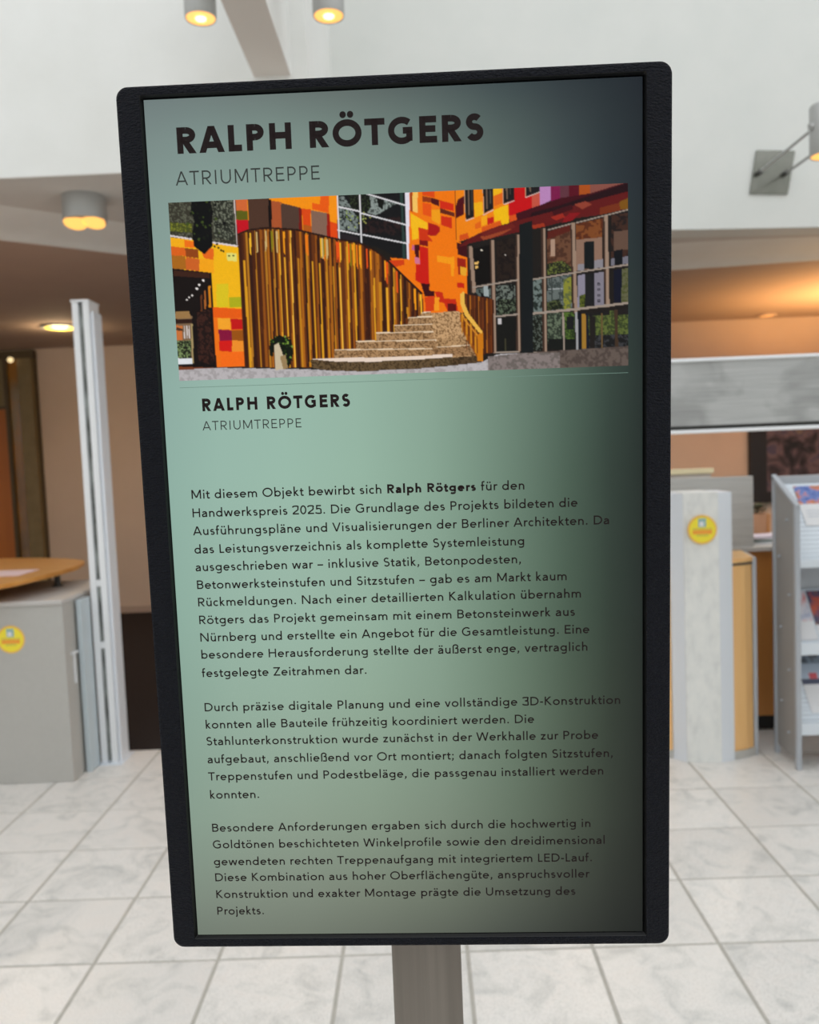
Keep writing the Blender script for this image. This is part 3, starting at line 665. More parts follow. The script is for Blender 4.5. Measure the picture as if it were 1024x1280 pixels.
((146,64,36),[2638,1155,2829,1113,2893,1103,2816,1143,2669,1187]),
((105,30,25),[2639,1124,2894,1060,2925,1092,2670,1156]),
((60,14,20),[3211,980,3368,937,3374,974,3223,1017]),
((28,24,22),[2535,1207,2892,1140,3825,985,3822,2097,2758,2088,2523,1675]),
((14,11,10),[2585,1246,2713,1220,2713,1506,2597,1533]),
((225,180,100),[2589,1352,2621,1347,2620,1365,2588,1370]),
((225,180,100),[2594,1383,2620,1378,2620,1396,2594,1402]),
((230,220,200),[2656,1261,2653,1267,2646,1268,2641,1264,2641,1257,2647,1254,2653,1255]),
((37,27,22),[2764,1197,2911,1165,2905,1481,2764,1508],((24,17,16),2,0.4)),
((200,190,180),[2845,1305,2842,1310,2837,1311,2832,1307,2832,1302,2837,1299,2842,1300]),
((101,67,48),[3171,1138,3354,1089,3357,1441,3166,1466],((72,44,32),3,0.4)),
((85,30,22),[3171,1138,3354,1089,3354,1138,3170,1199]),
((165,135,115),[3195,1200,3233,1196,3231,1325,3193,1330]),
((34,36,25),[3167,1385,3282,1364,3357,1416,3356,1448,3166,1472],((96,104,48),1,0.35)),
((120,68,34),[3398,1085,3606,1050,3605,1215,3397,1232],((84,40,22),3,0.4)),
((135,105,88),[3397,1208,3605,1197,3603,1431,3394,1449]),
((18,22,24),[3460,1228,3542,1225,3540,1435,3458,1439]),
((132,128,134),[3541,1373,3610,1364,3610,1432,3540,1435]),
((132,128,134),[3408,1400,3458,1395,3458,1445,3407,1449]),
((60,38,30),[3675,1034,3825,1015,3824,1408,3673,1428],((32,25,24),3,0.4)),
((95,72,60),[3693,1157,3825,1150,3824,1297,3692,1305]),
((15,17,22),[3692,1305,3762,1295,3761,1412,3698,1416]),
((110,108,118),[3761,1357,3824,1346,3824,1408,3761,1412]),
((110,108,118),[3673,1366,3698,1360,3698,1416,3673,1422]),
((81,91,87),[2577,1564,2718,1544,2727,1758,2627,1628],((16,17,17),1.6,0.4)),
((150,160,160),[2655,1541,2693,1536,2698,1624,2659,1617]),
((103,111,103),[2757,1545,2910,1532,2912,1770,2758,1784],((20,22,20),1.3,0.5)),
((21,24,18),[2768,1646,2914,1651,2912,1770,2765,1778],((88,100,80),1,0.3)),
((103,115,111),[3051,1505,3127,1502,3130,1758,3053,1762],((32,40,36),2,0.4)),
((96,104,101),[3166,1503,3356,1472,3360,1741,3162,1753],((56,64,62),2,0.35)),
((129,130,47),[3292,1514,3356,1491,3353,1741,3296,1745],((88,96,56),1.5,0.4)),
((170,175,175),[3171,1588,3285,1586,3285,1578,3170,1581]),
((60,66,64),[3199,1486,3196,1748,3205,1748,3209,1486]),
((60,66,64),[3264,1488,3260,1750,3268,1751,3271,1488]),
((25,30,20),[3163,1684,3252,1662,3302,1739,3162,1753],((72,80,48),1,0.3)),
((132,127,142),[3407,1487,3464,1476,3462,1738,3404,1743]),
((28,28,30),[3464,1476,3540,1473,3538,1728,3462,1732]),
((124,119,130),[3540,1473,3616,1463,3614,1725,3538,1728]),
((86,94,34),[3418,1643,3463,1632,3462,1738,3417,1743],((48,56,24),1,0.4)),
((15,18,35),[3692,1453,3755,1449,3754,1711,3697,1715]),
((92,92,67),[3755,1449,3824,1439,3823,1707,3754,1711],((72,76,40),1.5,0.4)),
((45,42,52),[3565,1548,3584,1549,3584,1567,3564,1567]),
((124,119,130),[3571,1555,3580,1555,3580,1561,3571,1561]),
((45,42,52),[3564,1592,3583,1592,3583,1611,3564,1610]),
((124,119,130),[3571,1598,3580,1598,3580,1605,3571,1604]),
((45,42,52),[3564,1635,3583,1636,3583,1655,3564,1654]),
((124,119,130),[3570,1642,3579,1642,3579,1648,3570,1648]),
((45,42,52),[3564,1679,3583,1680,3583,1698,3564,1698]),
((124,119,130),[3570,1686,3579,1686,3579,1692,3570,1692]),
((20,20,18),[2758,1790,2925,1796,2926,2068,2759,2063]),
((190,185,185),[2764,1797,2796,1798,2796,1842,2764,1841]),
((60,58,40),[2819,1957,2832,1957,2830,2065,2817,2065]),
((22,25,18),[3046,1781,3136,1778,3138,2062,3048,2059],((88,96,88),1,0.25)),
((43,51,41),[3162,1772,3283,1770,3286,2054,3164,2050],((96,108,88),1.6,0.35)),
((20,22,20),[3165,1974,3287,1978,3286,2061,3164,2057]),
((38,53,25),[3296,1770,3379,1767,3382,2057,3299,2055],((76,100,40),1.4,0.4)),
((25,26,26),[3314,1802,3372,1804,3371,1905,3320,1904]),
((20,22,20),[3293,1978,3383,1981,3382,2064,3292,2061]),
((51,61,34),[3474,1789,3823,1757,3822,2059,3497,2080],((88,100,48),1.5,0.4)),
((24,24,25),[3485,1959,3823,1958,3822,2059,3497,2074],((56,57,60),2,0.3)),
((26,24,24),[3487,1783,3658,1770,3658,1801,3493,1808]),
((30,26,24),[3499,1809,3544,1810,3542,2069,3497,2067]),
((30,26,26),[3696,1765,3823,1757,3823,1801,3696,1809]),
((15,18,26),[3404,1774,3436,1775,3433,2103,3414,2103]),
((152,112,42),[3436,1788,3468,1789,3471,2098,3439,2097]),
((18,22,34),[3468,1789,3487,1789,3497,2086,3471,2098]),
((60,42,34),[2533,1227,2556,1590,2597,1588,2574,1225]),
((148,124,106),[2546,1227,2569,1590,2597,1588,2574,1226]),
((60,42,34),[2716,1183,2715,2074,2750,2075,2750,1184]),
((148,124,106),[2728,1183,2728,2075,2750,2075,2750,1184]),
((60,42,34),[2919,1147,2911,2074,2941,2075,2948,1148]),
((148,124,106),[2931,1148,2924,2074,2941,2075,2948,1148]),
((60,42,34),[3124,1112,3123,2081,3154,2082,3154,1112]),
((148,124,106),[3137,1112,3136,2081,3154,2082,3154,1112]),
((60,42,34),[3351,1077,3366,1780,3404,1780,3389,1078]),
((148,124,106),[3364,1078,3378,1780,3404,1780,3389,1078]),
((60,42,34),[3609,1032,3620,1738,3658,1738,3647,1032]),
((148,124,106),[3622,1032,3633,1738,3658,1738,3647,1032]),
((150,136,124),[2566,1554,2739,1532,2737,1519,2564,1542]),
((150,136,124),[2739,1532,2937,1507,2936,1495,2737,1519]),
((150,136,124),[3039,1511,3395,1467,3394,1455,3037,1499]),
((150,136,124),[3395,1467,3825,1421,3823,1408,3394,1455]),
((150,136,124),[2740,1790,2932,1777,2931,1764,2738,1777]),
((150,136,124),[3035,1780,3392,1758,3391,1739,3033,1762]),
((150,136,124),[3392,1758,3824,1722,3822,1704,3390,1739]),
((150,136,124),[2746,2074,2933,2074,2932,2063,2746,2063]),
((150,136,124),[3048,2084,3260,2091,3260,2080,3048,2073]),
((150,136,124),[3283,1770,3286,2080,3298,2080,3296,1770]),
((150,136,124),[3172,1130,3362,1088,3359,1079,3170,1121]),
((150,136,124),[3399,1083,3826,995,3824,986,3397,1074]),
((150,136,124),[3517,2092,3823,2064,3822,2054,3516,2082]),
((150,150,152),[3385,1767,3391,2102,3410,2102,3404,1768]),
((100,78,48),[3593,1787,3594,2077,3604,2077,3603,1787]),
((62,46,34),[3696,1765,3701,2074,3727,2074,3722,1766]),
((19,23,25),[2950,1074,3052,1047,3048,2085,2958,2088]),
((180,175,177),[111,2120,463,2112,1220,2149,1573,2179,1965,2178,2641,2136,2758,2082,2939,2081,2936,2260,1305,2306,112,2303],((160,155,156),2.5,0.35)),
((96,84,77),[2926,2081,3822,2052,3822,2288,2922,2292],((76,65,60),2.5,0.4)),
((129,118,115),[2681,2099,2926,2081,3260,2085,3257,2302,2677,2284],((104,96,92),2.5,0.4)),
((98,48,14),[695,1059,735,1042,781,1028,879,1019,976,1019,1169,1039,1360,1090,1500,1126,1679,1163,1805,1230,1929,1341,2053,1470,2166,1581,2174,1739,2009,1835,1929,1883,1778,1948,1606,2007,1427,2065,1234,2136,694,2113]),
((58,24,12),[698,1070,706,1070,706,2116,698,2116]),
((58,24,12),[707,1066,724,1066,724,2117,706,2116]),
((72,32,12),[722,1059,737,1060,736,2117,721,2117]),
((212,148,28),[725,1266,745,1266,755,2118,735,2117]),
((175,115,30),[756,1048,774,1048,772,2118,753,2118]),
((50,22,12),[774,1042,792,1043,788,2119,770,2118]),
((50,22,12),[790,1039,805,1040,802,2120,786,2119]),
((72,32,12),[804,1038,816,1039,812,2120,799,2119]),
((72,32,12),[817,1037,829,1037,824,2120,812,2120]),
((175,115,30),[829,1036,840,1036,835,2120,824,2120]),
((72,32,12),[839,1035,854,1035,849,2121,834,2120]),
((72,32,12),[855,1033,871,1034,865,2122,849,2121]),
((140,76,18),[872,1032,891,1033,885,2122,866,2122]),
((96,46,14),[892,1031,909,1032,902,2123,885,2122]),
((175,115,30),[909,1032,922,1032,915,2123,901,2123]),
((96,46,14),[923,1032,933,1032,926,2123,915,2123]),
((165,95,20),[931,1032,948,1032,941,2124,924,2123]),
((58,24,12),[948,1032,967,1032,959,2124,940,2124]),
((96,46,14),[966,1032,976,1032,968,2125,957,2124]),
((175,115,30),[974,1032,986,1032,978,2125,965,2125]),
((50,22,12),[986,1033,1001,1034,992,2126,977,2125]),
((96,46,14),[999,1034,1009,1035,1000,2126,990,2125]),
((165,95,20),[1009,1035,1026,1036,1017,2126,1000,2126]),
((226,160,40),[1024,1037,1032,1037,1023,2126,1014,2126]),
((72,32,12),[1031,1038,1049,1038,1039,2127,1022,2126]),
((96,46,14),[1048,1039,1060,1040,1051,2127,1038,2127]),
((72,32,12),[1061,1041,1072,1041,1062,2128,1051,2127]),
((226,160,40),[1061,1254,1073,1254,1073,2128,1062,2128]),
((50,22,12),[1083,1043,1091,1043,1081,2128,1072,2128]),
((96,46,14),[1090,1043,1109,1044,1098,2129,1079,2128]),
((165,95,20),[1105,1045,1115,1045,1104,2129,1094,2129]),
((236,176,60),[1115,1046,1126,1046,1115,2129,1104,2129]),
((72,32,12),[1126,1047,1144,1048,1133,2130,1114,2129]),
((50,22,12),[1146,1049,1162,1050,1150,2130,1134,2130]),
((96,46,14),[1163,1051,1176,1051,1164,2131,1151,2130]),
((190,125,25),[1166,1265,1181,1266,1179,2131,1164,2131]),
((165,95,20),[1191,1057,1209,1058,1197,2132,1178,2131]),
((96,46,14),[1209,1062,1226,1063,1214,2132,1196,2132]),
((50,22,12),[1224,1066,1242,1067,1229,2133,1211,2132]),
((190,125,25),[1241,1071,1258,1071,1246,2133,1228,2133]),
((140,76,18),[1255,1074,1266,1075,1256,2066,1245,2066]),
((50,22,12),[1267,1078,1282,1078,1272,2067,1256,2066]),
((72,32,12),[1279,1081,1291,1081,1281,2067,1269,2066]),
((212,148,28),[1282,1296,1294,1296,1294,2067,1282,2067]),
((96,46,14),[1304,1087,1319,1088,1308,2068,1293,2067]),
((140,76,18),[1316,1090,1332,1091,1321,2068,1305,2068]),
((50,22,12),[1332,1095,1350,1095,1340,2069,1321,2068]),
((212,148,28),[1338,1311,1352,1311,1351,2069,1337,2069]),
((58,24,12),[1360,1102,1371,1103,1360,2069,1349,2069]),
((58,24,12),[1372,1105,1391,1106,1380,2070,1360,2069]),
((140,76,18),[1390,1110,1400,1110,1388,2070,1378,2070]),
((190,125,25),[1398,1112,1415,1113,1403,2071,1386,2070]),
((96,46,14),[1414,1116,1427,1117,1415,2071,1402,2071]),
((165,95,20),[1426,1119,1445,1120,1433,2072,1414,2071]),
((50,22,12),[1446,1124,1458,1125,1448,2008,1436,2008]),
((190,125,25),[1447,1339,1458,1339,1457,2008,1446,2008]),
((140,76,18),[1465,1129,1483,1130,1473,2009,1455,2008]),
((50,22,12),[1481,1133,1499,1134,1489,2009,1471,2009]),
((165,95,20),[1500,1138,1513,1139,1503,2010,1490,2009]),
((236,176,60),[1502,1353,1514,1353,1512,2010,1501,2010]),
((96,46,14),[1522,1143,1540,1144,1529,2011,1510,2010]),
((96,46,14),[1539,1147,1551,1147,1540,2011,1528,2011]),
((140,76,18),[1551,1149,1567,1150,1556,2012,1540,2011]),
((212,148,28),[1567,1152,1585,1153,1574,2012,1555,2012]),
((96,46,14),[1581,1156,1596,1156,1584,2012,1569,2012]),
((58,24,12),[1594,1158,1605,1158,1592,2013,1581,2012]),
((140,76,18),[1603,1160,1622,1161,1610,2013,1590,2013]),
((212,148,28),[1623,1164,1637,1165,1628,1943,1613,1943]),
((50,22,12),[1639,1168,1657,1168,1647,1944,1628,1944]),
((96,46,14),[1653,1171,1670,1171,1660,1944,1643,1944]),
((165,95,20),[1670,1174,1681,1174,1670,1945,1659,1944]),
((165,95,20),[1680,1177,1692,1177,1681,1945,1669,1945]),
((96,46,14),[1692,1183,1711,1184,1700,1946,1681,1945]),
((58,24,12),[1708,1192,1719,1192,1708,1946,1697,1946]),
((58,24,12),[1720,1198,1735,1198,1724,1947,1708,1946]),
((50,22,12),[1735,1206,1746,1206,1735,1947,1724,1946]),
((96,46,14),[1747,1212,1756,1213,1745,1947,1735,1947]),
((165,95,20),[1756,1217,1769,1218,1758,1948,1745,1947]),
((140,76,18),[1768,1224,1783,1224,1771,1948,1757,1948]),
((212,148,28),[1773,1443,1786,1443,1782,1948,1770,1948]),
((140,76,18),[1793,1237,1804,1237,1795,1879,1783,1878]),
((165,95,20),[1804,1242,1814,1243,1805,1879,1794,1879]),
((165,95,20),[1814,1251,1826,1252,1817,1879,1805,1879]),
((190,125,25),[1818,1475,1837,1476,1836,1880,1817,1879]),
((58,24,12),[1844,1278,1852,1278,1843,1880,1834,1880]),
((50,22,12),[1851,1284,1868,1285,1859,1881,1841,1880]),
((58,24,12),[1866,1298,1880,1298,1871,1881,1856,1881]),
((226,160,40),[1873,1524,1890,1524,1889,1882,1872,1881]),
((140,76,18),[1896,1324,1909,1325,1900,1882,1887,1882]),
((72,32,12),[1906,1334,1922,1334,1913,1883,1897,1882]),
((50,22,12),[1919,1345,1936,1345,1927,1883,1910,1882]),
((212,148,28),[1936,1360,1946,1361,1937,1883,1926,1883]),
((165,95,20),[1945,1371,1964,1371,1957,1827,1938,1826]),
((96,46,14),[1960,1386,1978,1387,1971,1827,1953,1827]),
((50,22,12),[1977,1404,1992,1404,1985,1828,1970,1827]),
((226,160,40),[1991,1418,2004,1419,1997,1828,1984,1828]),
((96,46,14),[2001,1429,2016,1430,2009,1828,1994,1828]),
((50,22,12),[2015,1443,2027,1444,2020,1829,2008,1828]),
((50,22,12),[2025,1454,2042,1455,2036,1772,2020,1772]),
((190,125,25),[2035,1685,2050,1686,2052,1773,2037,1772]),
((165,95,20),[2056,1485,2070,1486,2064,1773,2050,1773]),
((96,46,14),[2067,1497,2082,1497,2076,1774,2062,1773]),
((58,24,12),[2081,1510,2098,1511,2093,1774,2075,1774]),
((96,46,14),[2099,1528,2113,1528,2108,1775,2093,1774]),
((58,24,12),[2112,1542,2122,1542,2117,1775,2107,1775]),
((58,24,12),[2122,1551,2134,1551,2128,1775,2116,1775]),
((165,95,20),[2134,1562,2142,1563,2137,1776,2128,1775]),
((190,125,25),[2134,1784,2144,1784,2146,1776,2135,1776]),
((72,32,12),[2152,1580,2162,1580,2156,1776,2146,1776]),
((236,176,40),[1511,1153,1525,1154,1524,1288,1512,1316]),
((236,176,40),[1356,1114,1371,1114,1370,1252,1357,1276]),
((236,150,20),[1612,1174,1626,1175,1625,1338,1613,1337]),
((225,80,20),[1879,1322,1894,1323,1892,1497,1881,1485]),
((236,150,20),[1061,1053,1075,1054,1071,1235,1060,1215]),
((236,176,40),[2144,1586,2158,1586,2158,1772,2147,1750]),
((225,80,20),[1497,1150,1512,1151,1510,1302,1498,1313]),
((230,120,20),[1249,1085,1263,1086,1261,1245,1249,1248]),
((225,80,20),[1485,1147,1499,1148,1499,1265,1486,1309]),
((230,120,20),[1383,1121,1397,1121,1394,1300,1383,1283]),
((236,150,20),[2099,1541,2113,1542,2113,1706,2102,1705]),
((130,120,20),[965,1044,980,1045,978,1166,965,1206]),
((236,176,40),[1664,1185,1678,1186,1679,1299,1665,1348]),
((200,170,110),[840,1047,854,1048,851,1201,839,1210]),
((200,170,110),[1367,1117,1382,1117,1380,1274,1368,1279]),
((236,150,20),[2097,1540,2112,1540,2112,1672,2100,1704]),
((230,120,20),[1642,1181,1656,1181,1653,1368,1643,1343]),
((225,80,20),[1580,1168,1594,1168,1594,1300,1581,1330]),
((130,120,20),[1590,1170,1604,1170,1601,1354,1591,1332]),
((200,170,110),[1404,1126,1418,1127,1418,1251,1405,1288]),
((200,170,110),[1004,1047,1018,1048,1014,1224,1003,1209]),
((236,150,20),[1752,1228,1766,1228,1766,1361,1753,1390]),
((225,80,20),[1959,1398,1973,1398,1972,1572,1961,1561]),
((230,120,20),[1235,1082,1249,1082,1249,1208,1235,1244]),
((200,170,110),[914,1044,928,1044,927,1159,913,1206]),
((236,176,40),[788,1052,802,1052,797,1230,786,1214]),
((225,80,20),[1722,1212,1736,1212,1735,1352,1723,1374]),
((236,150,20),[1669,1186,1683,1187,1681,1370,1670,1349]),
((130,120,20),[1378,1119,1392,1120,1392,1239,1378,1282]),
((236,150,20),[1866,1310,1880,1311,1881,1424,1868,1473]),
((40,20,12),[698,1069,738,1052,732,1038,692,1055]),
((40,20,12),[737,1052,783,1038,779,1024,733,1038]),
((40,20,12),[782,1038,879,1030,878,1015,780,1023]),
((40,20,12),[878,1030,976,1030,976,1015,879,1015]),
((40,20,12),[975,1030,1168,1050,1169,1035,977,1015]),
((40,20,12),[1166,1049,1358,1100,1362,1086,1171,1035]),
((40,20,12),[1358,1100,1498,1136,1502,1122,1362,1086]),
((40,20,12),[1498,1136,1677,1174,1680,1159,1502,1122]),
((40,20,12),[1675,1173,1801,1240,1808,1227,1682,1160]),
((40,20,12),[1799,1239,1924,1349,1934,1338,1810,1228]),
((40,20,12),[1923,1349,2048,1479,2059,1468,1935,1339]),
((40,20,12),[2048,1479,2160,1590,2171,1579,2059,1468]),
((196,156,112),[2141,1744,2225,1734,2458,1730,2605,2007,2643,2066,2616,2103,1968,2089,1840,2021,2106,1851],((121,90,56),0.9,0.38)),
((170,132,92),[2154,1732,2226,1725,2224,1769,2153,1776],((105,76,46),0.9,0.38)),
((226,202,172),[2155,1736,2226,1729,2225,1721,2154,1728]),
((170,132,92),[2044,1766,2238,1763,2235,1833,2041,1836],((105,76,46),0.9,0.38)),
((226,202,172),[2044,1770,2238,1767,2237,1759,2044,1762]),
((170,132,92),[1932,1823,2242,1824,2240,1890,1929,1890],((105,76,46),0.9,0.38)),
((226,202,172),[1932,1827,2242,1828,2242,1820,1932,1819]),
((170,132,92),[1780,1878,2247,1884,2245,1954,1778,1948],((105,76,46),0.9,0.38)),
((226,202,172),[1780,1882,2247,1888,2247,1880,1780,1874]),
((170,132,92),[1615,1940,2271,1952,2269,2025,1612,2013],((105,76,46),0.9,0.38)),
((226,202,172),[1615,1944,2271,1956,2271,1947,1615,1936]),
((170,132,92),[1436,2001,2398,2023,2396,2099,1433,2078],((105,76,46),0.9,0.38)),
((226,202,172),[1436,2005,2398,2027,2398,2018,1436,1997]),
((180,142,100),[2271,1945,2555,1935,2592,2006,2269,2015],((111,82,50),0.9,0.38)),
((222,196,165),[2269,2013,2580,2004,2580,1996,2269,2005]),
((160,122,84),[2230,2014,2605,2007,2629,2084,2260,2085],((99,70,42),0.9,0.38)),
((98,78,52),[1236,2072,1445,2091,1772,2102,2098,2093,2396,2083,2394,2160,2095,2176,1638,2181,1377,2166,1247,2137],((60,45,26),1.1,0.38)),
((228,208,192),[1243,2069,1446,2066,1968,2076,2397,2067,2396,2090,2098,2102,1706,2106,1445,2095]),
((84,64,42),[2396,2096,2616,2084,2628,2142,2394,2160],((52,37,21),1.1,0.38)),
((70,32,14),[2487,1586,2729,1644,2733,2068,2642,2078,2608,1899,2515,1738]),
((110,52,16),[2512,1602,2521,1602,2511,2061,2509,1801]),
((62,28,14),[2529,1605,2538,1605,2528,2062,2526,1801]),
((160,92,24),[2545,1608,2554,1609,2544,2062,2542,1802]),
((92,42,14),[2562,1612,2571,1612,2561,2063,2559,1802]),
((110,52,16),[2578,1616,2588,1616,2578,2063,2576,1803]),
((62,28,14),[2595,1619,2604,1619,2595,2064,2593,1804]),
((160,92,24),[2612,1622,2621,1623,2612,2064,2609,1804]),
((92,42,14),[2628,1626,2637,1626,2628,2065,2620,2065]),
((110,52,16),[2645,1630,2654,1630,2645,2066,2637,2065]),
((62,28,14),[2662,1633,2670,1633,2662,2066,2654,2066]),
((160,92,24),[2678,1637,2687,1637,2679,2067,2670,2066]),
((92,42,14),[2695,1640,2704,1640,2696,2067,2687,2067]),
((110,52,16),[2711,1644,2720,1644,2712,2068,2704,2067]),
((62,28,14),[2728,1647,2737,1647,2729,2068,2721,2068]),
((150,80,18),[2463,1749,2508,1788,2620,1931,2616,2116,2590,2096,2516,1960,2467,1850]),
((205,135,28),[2476,1749,2484,1756,2481,1914,2472,1901]),
((90,42,14),[2494,1769,2502,1776,2498,1940,2490,1927]),
((205,135,28),[2511,1789,2520,1796,2516,1967,2507,1954]),
((90,42,14),[2529,1809,2537,1816,2533,1993,2525,1980]),
((205,135,28),[2546,1829,2555,1836,2551,2019,2542,2006]),
((90,42,14),[2564,1849,2572,1856,2568,2046,2560,2033]),
((205,135,28),[2582,1870,2590,1876,2586,2072,2577,2059]),
((90,42,14),[2599,1890,2607,1896,2603,2099,2594,2086]),
((205,135,28),[2617,1910,2625,1916,2621,2125,2612,2112]),
((228,176,72),[2467,1598,2494,1574,2503,1586,2504,1674,2534,1751,2643,1900,2640,1919,2608,1899,2502,1763,2469,1673]),
((205,135,45),[2466,1712,2496,1802,2505,1799,2475,1710]),
((205,135,45),[2497,1803,2616,1953,2623,1947,2504,1798]),
((196,116,16),[2601,1918,2646,1907,2641,2136,2596,2128]),
((14,20,10),[910,1907,991,1865,1087,1907,1102,2010,1063,2124,1005,2110,993,1955,948,1941,929,2043,904,2023]),
((30,50,14),[1103,1982,1100,1987,1093,1989,1088,1984,1089,1978,1094,1974,1100,1976]),
((120,150,60),[1102,1961,1098,1968,1090,1969,1084,1964,1085,1956,1091,1952,1099,1954]),
((30,50,14),[1024,2007,1021,2012,1015,2013,1011,2009,1011,2003,1016,2000,1021,2002]),
((120,150,60),[962,1883,959,1887,955,1888,952,1885,952,1881,956,1878,960,1879]),
((120,150,60),[1083,2049,1080,2056,1072,2058,1066,2053,1066,2045,1073,2040,1080,2042]),
((14,20,8),[1095,2073,1092,2078,1086,2080,1082,2076,1082,2070,1087,2066,1093,2068]),
((70,105,30),[1049,2083,1045,2090,1037,2092,1031,2086,1031,2078,1038,2074,1046,2076]),
((70,105,30),[1034,2035,1030,2041,1024,2042,1018,2038,1019,2031,1024,2027,1031,2029]),
((120,150,60),[1067,1934,1063,1941,1055,1942,1049,1937,1049,1929,1056,1924,1064,1926]),
((30,50,14),[1044,1994,1040,2001,1032,2002,1026,1997,1027,1990,1033,1985,1040,1987]),
((70,105,30),[1077,2054,1074,2058,1070,2059,1066,2056,1067,2051,1070,2048,1075,2050]),
((14,20,8),[990,1939,986,1946,979,1947,973,1942,973,1935,980,1930,987,1932]),
((14,20,8),[1061,2104,1057,2111,1050,2112,1044,2108,1045,2100,1051,2096,1058,2098]),
((30,50,14),[1056,2062,1053,2068,1045,2070,1040,2065,1040,2058,1046,2053,1053,2055]),
((70,105,30),[1047,1938,1043,1945,1035,1947,1029,1942,1030,1934,1036,1929,1044,1931]),
((14,20,8),[1016,2074,1012,2082,1004,2083,998,2078,998,2070,1005,2065,1013,2067]),
((30,50,14),[1079,1951,1077,1955,1073,1955,1070,1953,1070,1949,1073,1946,1077,1948]),
((30,50,14),[1006,1932,1002,1938,996,1939,990,1935,991,1928,996,1924,1003,1925]),
((70,105,30),[929,1902,927,1906,922,1907,918,1904,918,1899,922,1896,927,1897]),
((70,105,30),[1069,1895,1067,1899,1062,1900,1059,1897,1059,1892,1063,1890,1067,1891]),
((70,105,30),[922,1920,920,1925,915,1926,912,1922,912,1918,916,1915,921,1916]),
((120,150,60),[1024,2042,1020,2049,1014,2050,1008,2046,1009,2039,1014,2034,1021,2036]),
((120,150,60),[1044,2022,1042,2026,1038,2027,1034,2024,1035,2020,1038,2017,1043,2018]),
((30,50,14),[1082,1959,1078,1966,1070,1967,1064,1962,1064,1954,1071,1950,1078,1952]),
((70,105,30),[991,1926,989,1929,985,1930,982,1927,982,1923,985,1921,989,1922]),
((30,50,14),[1057,1965,1054,1972,1046,1973,1040,1968,1040,1960,1047,1956,1054,1958]),
((14,20,8),[1049,2070,1046,2076,1040,2077,1035,2073,1035,2067,1040,2063,1046,2065]),
((14,20,8),[956,1885,953,1890,947,1892,942,1888,942,1881,948,1878,954,1879]),
((14,20,8),[1089,1990,1086,1995,1081,1996,1076,1992,1077,1987,1081,1984,1087,1985]),
((120,150,60),[1025,1936,1022,1940,1017,1942,1013,1938,1014,1933,1018,1930,1023,1931]),
((120,150,60),[1020,2083,1016,2089,1009,2091,1003,2086,1004,2078,1010,2074,1017,2076]),
((70,105,30),[1055,1908,1052,1915,1043,1916,1037,1911,1038,1903,1044,1898,1052,1900]),
((14,20,8),[1095,2041,1091,2047,1084,2048,1079,2044,1080,2037,1085,2033,1092,2035]),
((70,105,30),[947,1919,944,1925,938,1926,933,1922,933,1915,938,1912,945,1913]),
((14,20,8),[1075,1888,1071,1894,1064,1895,1059,1891,1059,1884,1065,1880,1072,1882]),
((120,150,60),[1046,1881,1042,1888,1034,1890,1028,1885,1029,1877,1035,1872,1043,1874]),
((120,150,60),[1064,1924,1061,1929,1055,1931,1050,1926,1050,1920,1056,1916,1062,1918]),
((14,20,8),[1034,1917,1030,1923,1024,1924,1019,1920,1019,1913,1025,1909,1031,1911]),
((196,180,150),[947,1947,981,1929,1010,2013,1029,2143,944,2146]),
((150,125,85),[988,2038,1035,2027,1049,2137,1010,2142]),
]
def paint():
    rng = np.random.default_rng(7); U0, U1, V0, V1 = 14.6, 380.6, 79.2, 220.8; nu, nv = 640, 248
    us = np.linspace(U0, U1, nu); vs = np.linspace(V0, V1, nv); img = np.zeros((nv, nu, 3)); uu, vv = np.meshgrid(us, vs)
    for op in PIC:
        c, p = op[0], np.array(op[1], float).reshape(-1, 2)/10
        i0 = np.searchsorted(us, p[:, 0].min()); i1 = np.searchsorted(us, p[:, 0].max(), 'right'); j0 = np.searchsorted(vs, p[:, 1].min()); j1 = np.searchsorted(vs, p[:, 1].max(), 'right')
        if i0 >= i1 or j0 >= j1: continue
        X_ = uu[j0:j1, i0:i1]; Y_ = vv[j0:j1, i0:i1]; ins = np.zeros(X_.shape, bool); n = len(p)
        for k in range(n):
            (x1, y1), (x2, y2) = p[k], p[(k+1) % n]
            if y1 == y2: continue
            ins ^= ((y1 > Y_) != (y2 > Y_)) & (X_ < (x2-x1)*(Y_-y1)/(y2-y1)+x1)
        reg = img[j0:j1, i0:i1]; reg[ins] = lin(c)
        if len(op) > 2:
            c2, s, share = op[2]; f = np.zeros(X_.shape)
            for s_, w_ in ((s*1.1, 1.), (s*.5, .8)):
                gx = (X_-U0)/s_; gy = (Y_-V0)/s_; ix = gx.astype(int); iy = gy.astype(int); tx_ = sm(gx-ix); ty_ = sm(gy-iy)
                r1 = rng.random((iy.max()+2, ix.max()+2))
                f += w_*((r1[iy, ix]*(1-tx_)+r1[iy, ix+1]*tx_)*(1-ty_)+(r1[iy+1, ix]*(1-tx_)+r1[iy+1, ix+1]*tx_)*ty_)
            th = np.quantile(f, 1-share); k_ = (np.clip((f-th)/.22+.5, 0, 1)*ins)[..., None]; reg[...] = reg*(1-k_)+np.array(lin(c2))*k_
    br = 1+.10*(rng.random((nv, nu, 1))-.5); img *= br
    s = img.copy(); s[1:-1, 1:-1] = (img[1:-1, 1:-1]*4+img[:-2, 1:-1]+img[2:, 1:-1]+img[1:-1, :-2]+img[1:-1, 2:])/8
    return us, vs, s
pu, pv, pc = paint()
ph = raster('staircase_picture', pu, pv, pc, screen, .15); ph['label'] = 'picture of a gold slatted staircase before an orange brick facade'
ink = mat('dark brown lettering', (34, 27, 27), .5, spec=.1)
ink_grey = mat('grey brown lettering', (58, 56, 54), .5, spec=.1)
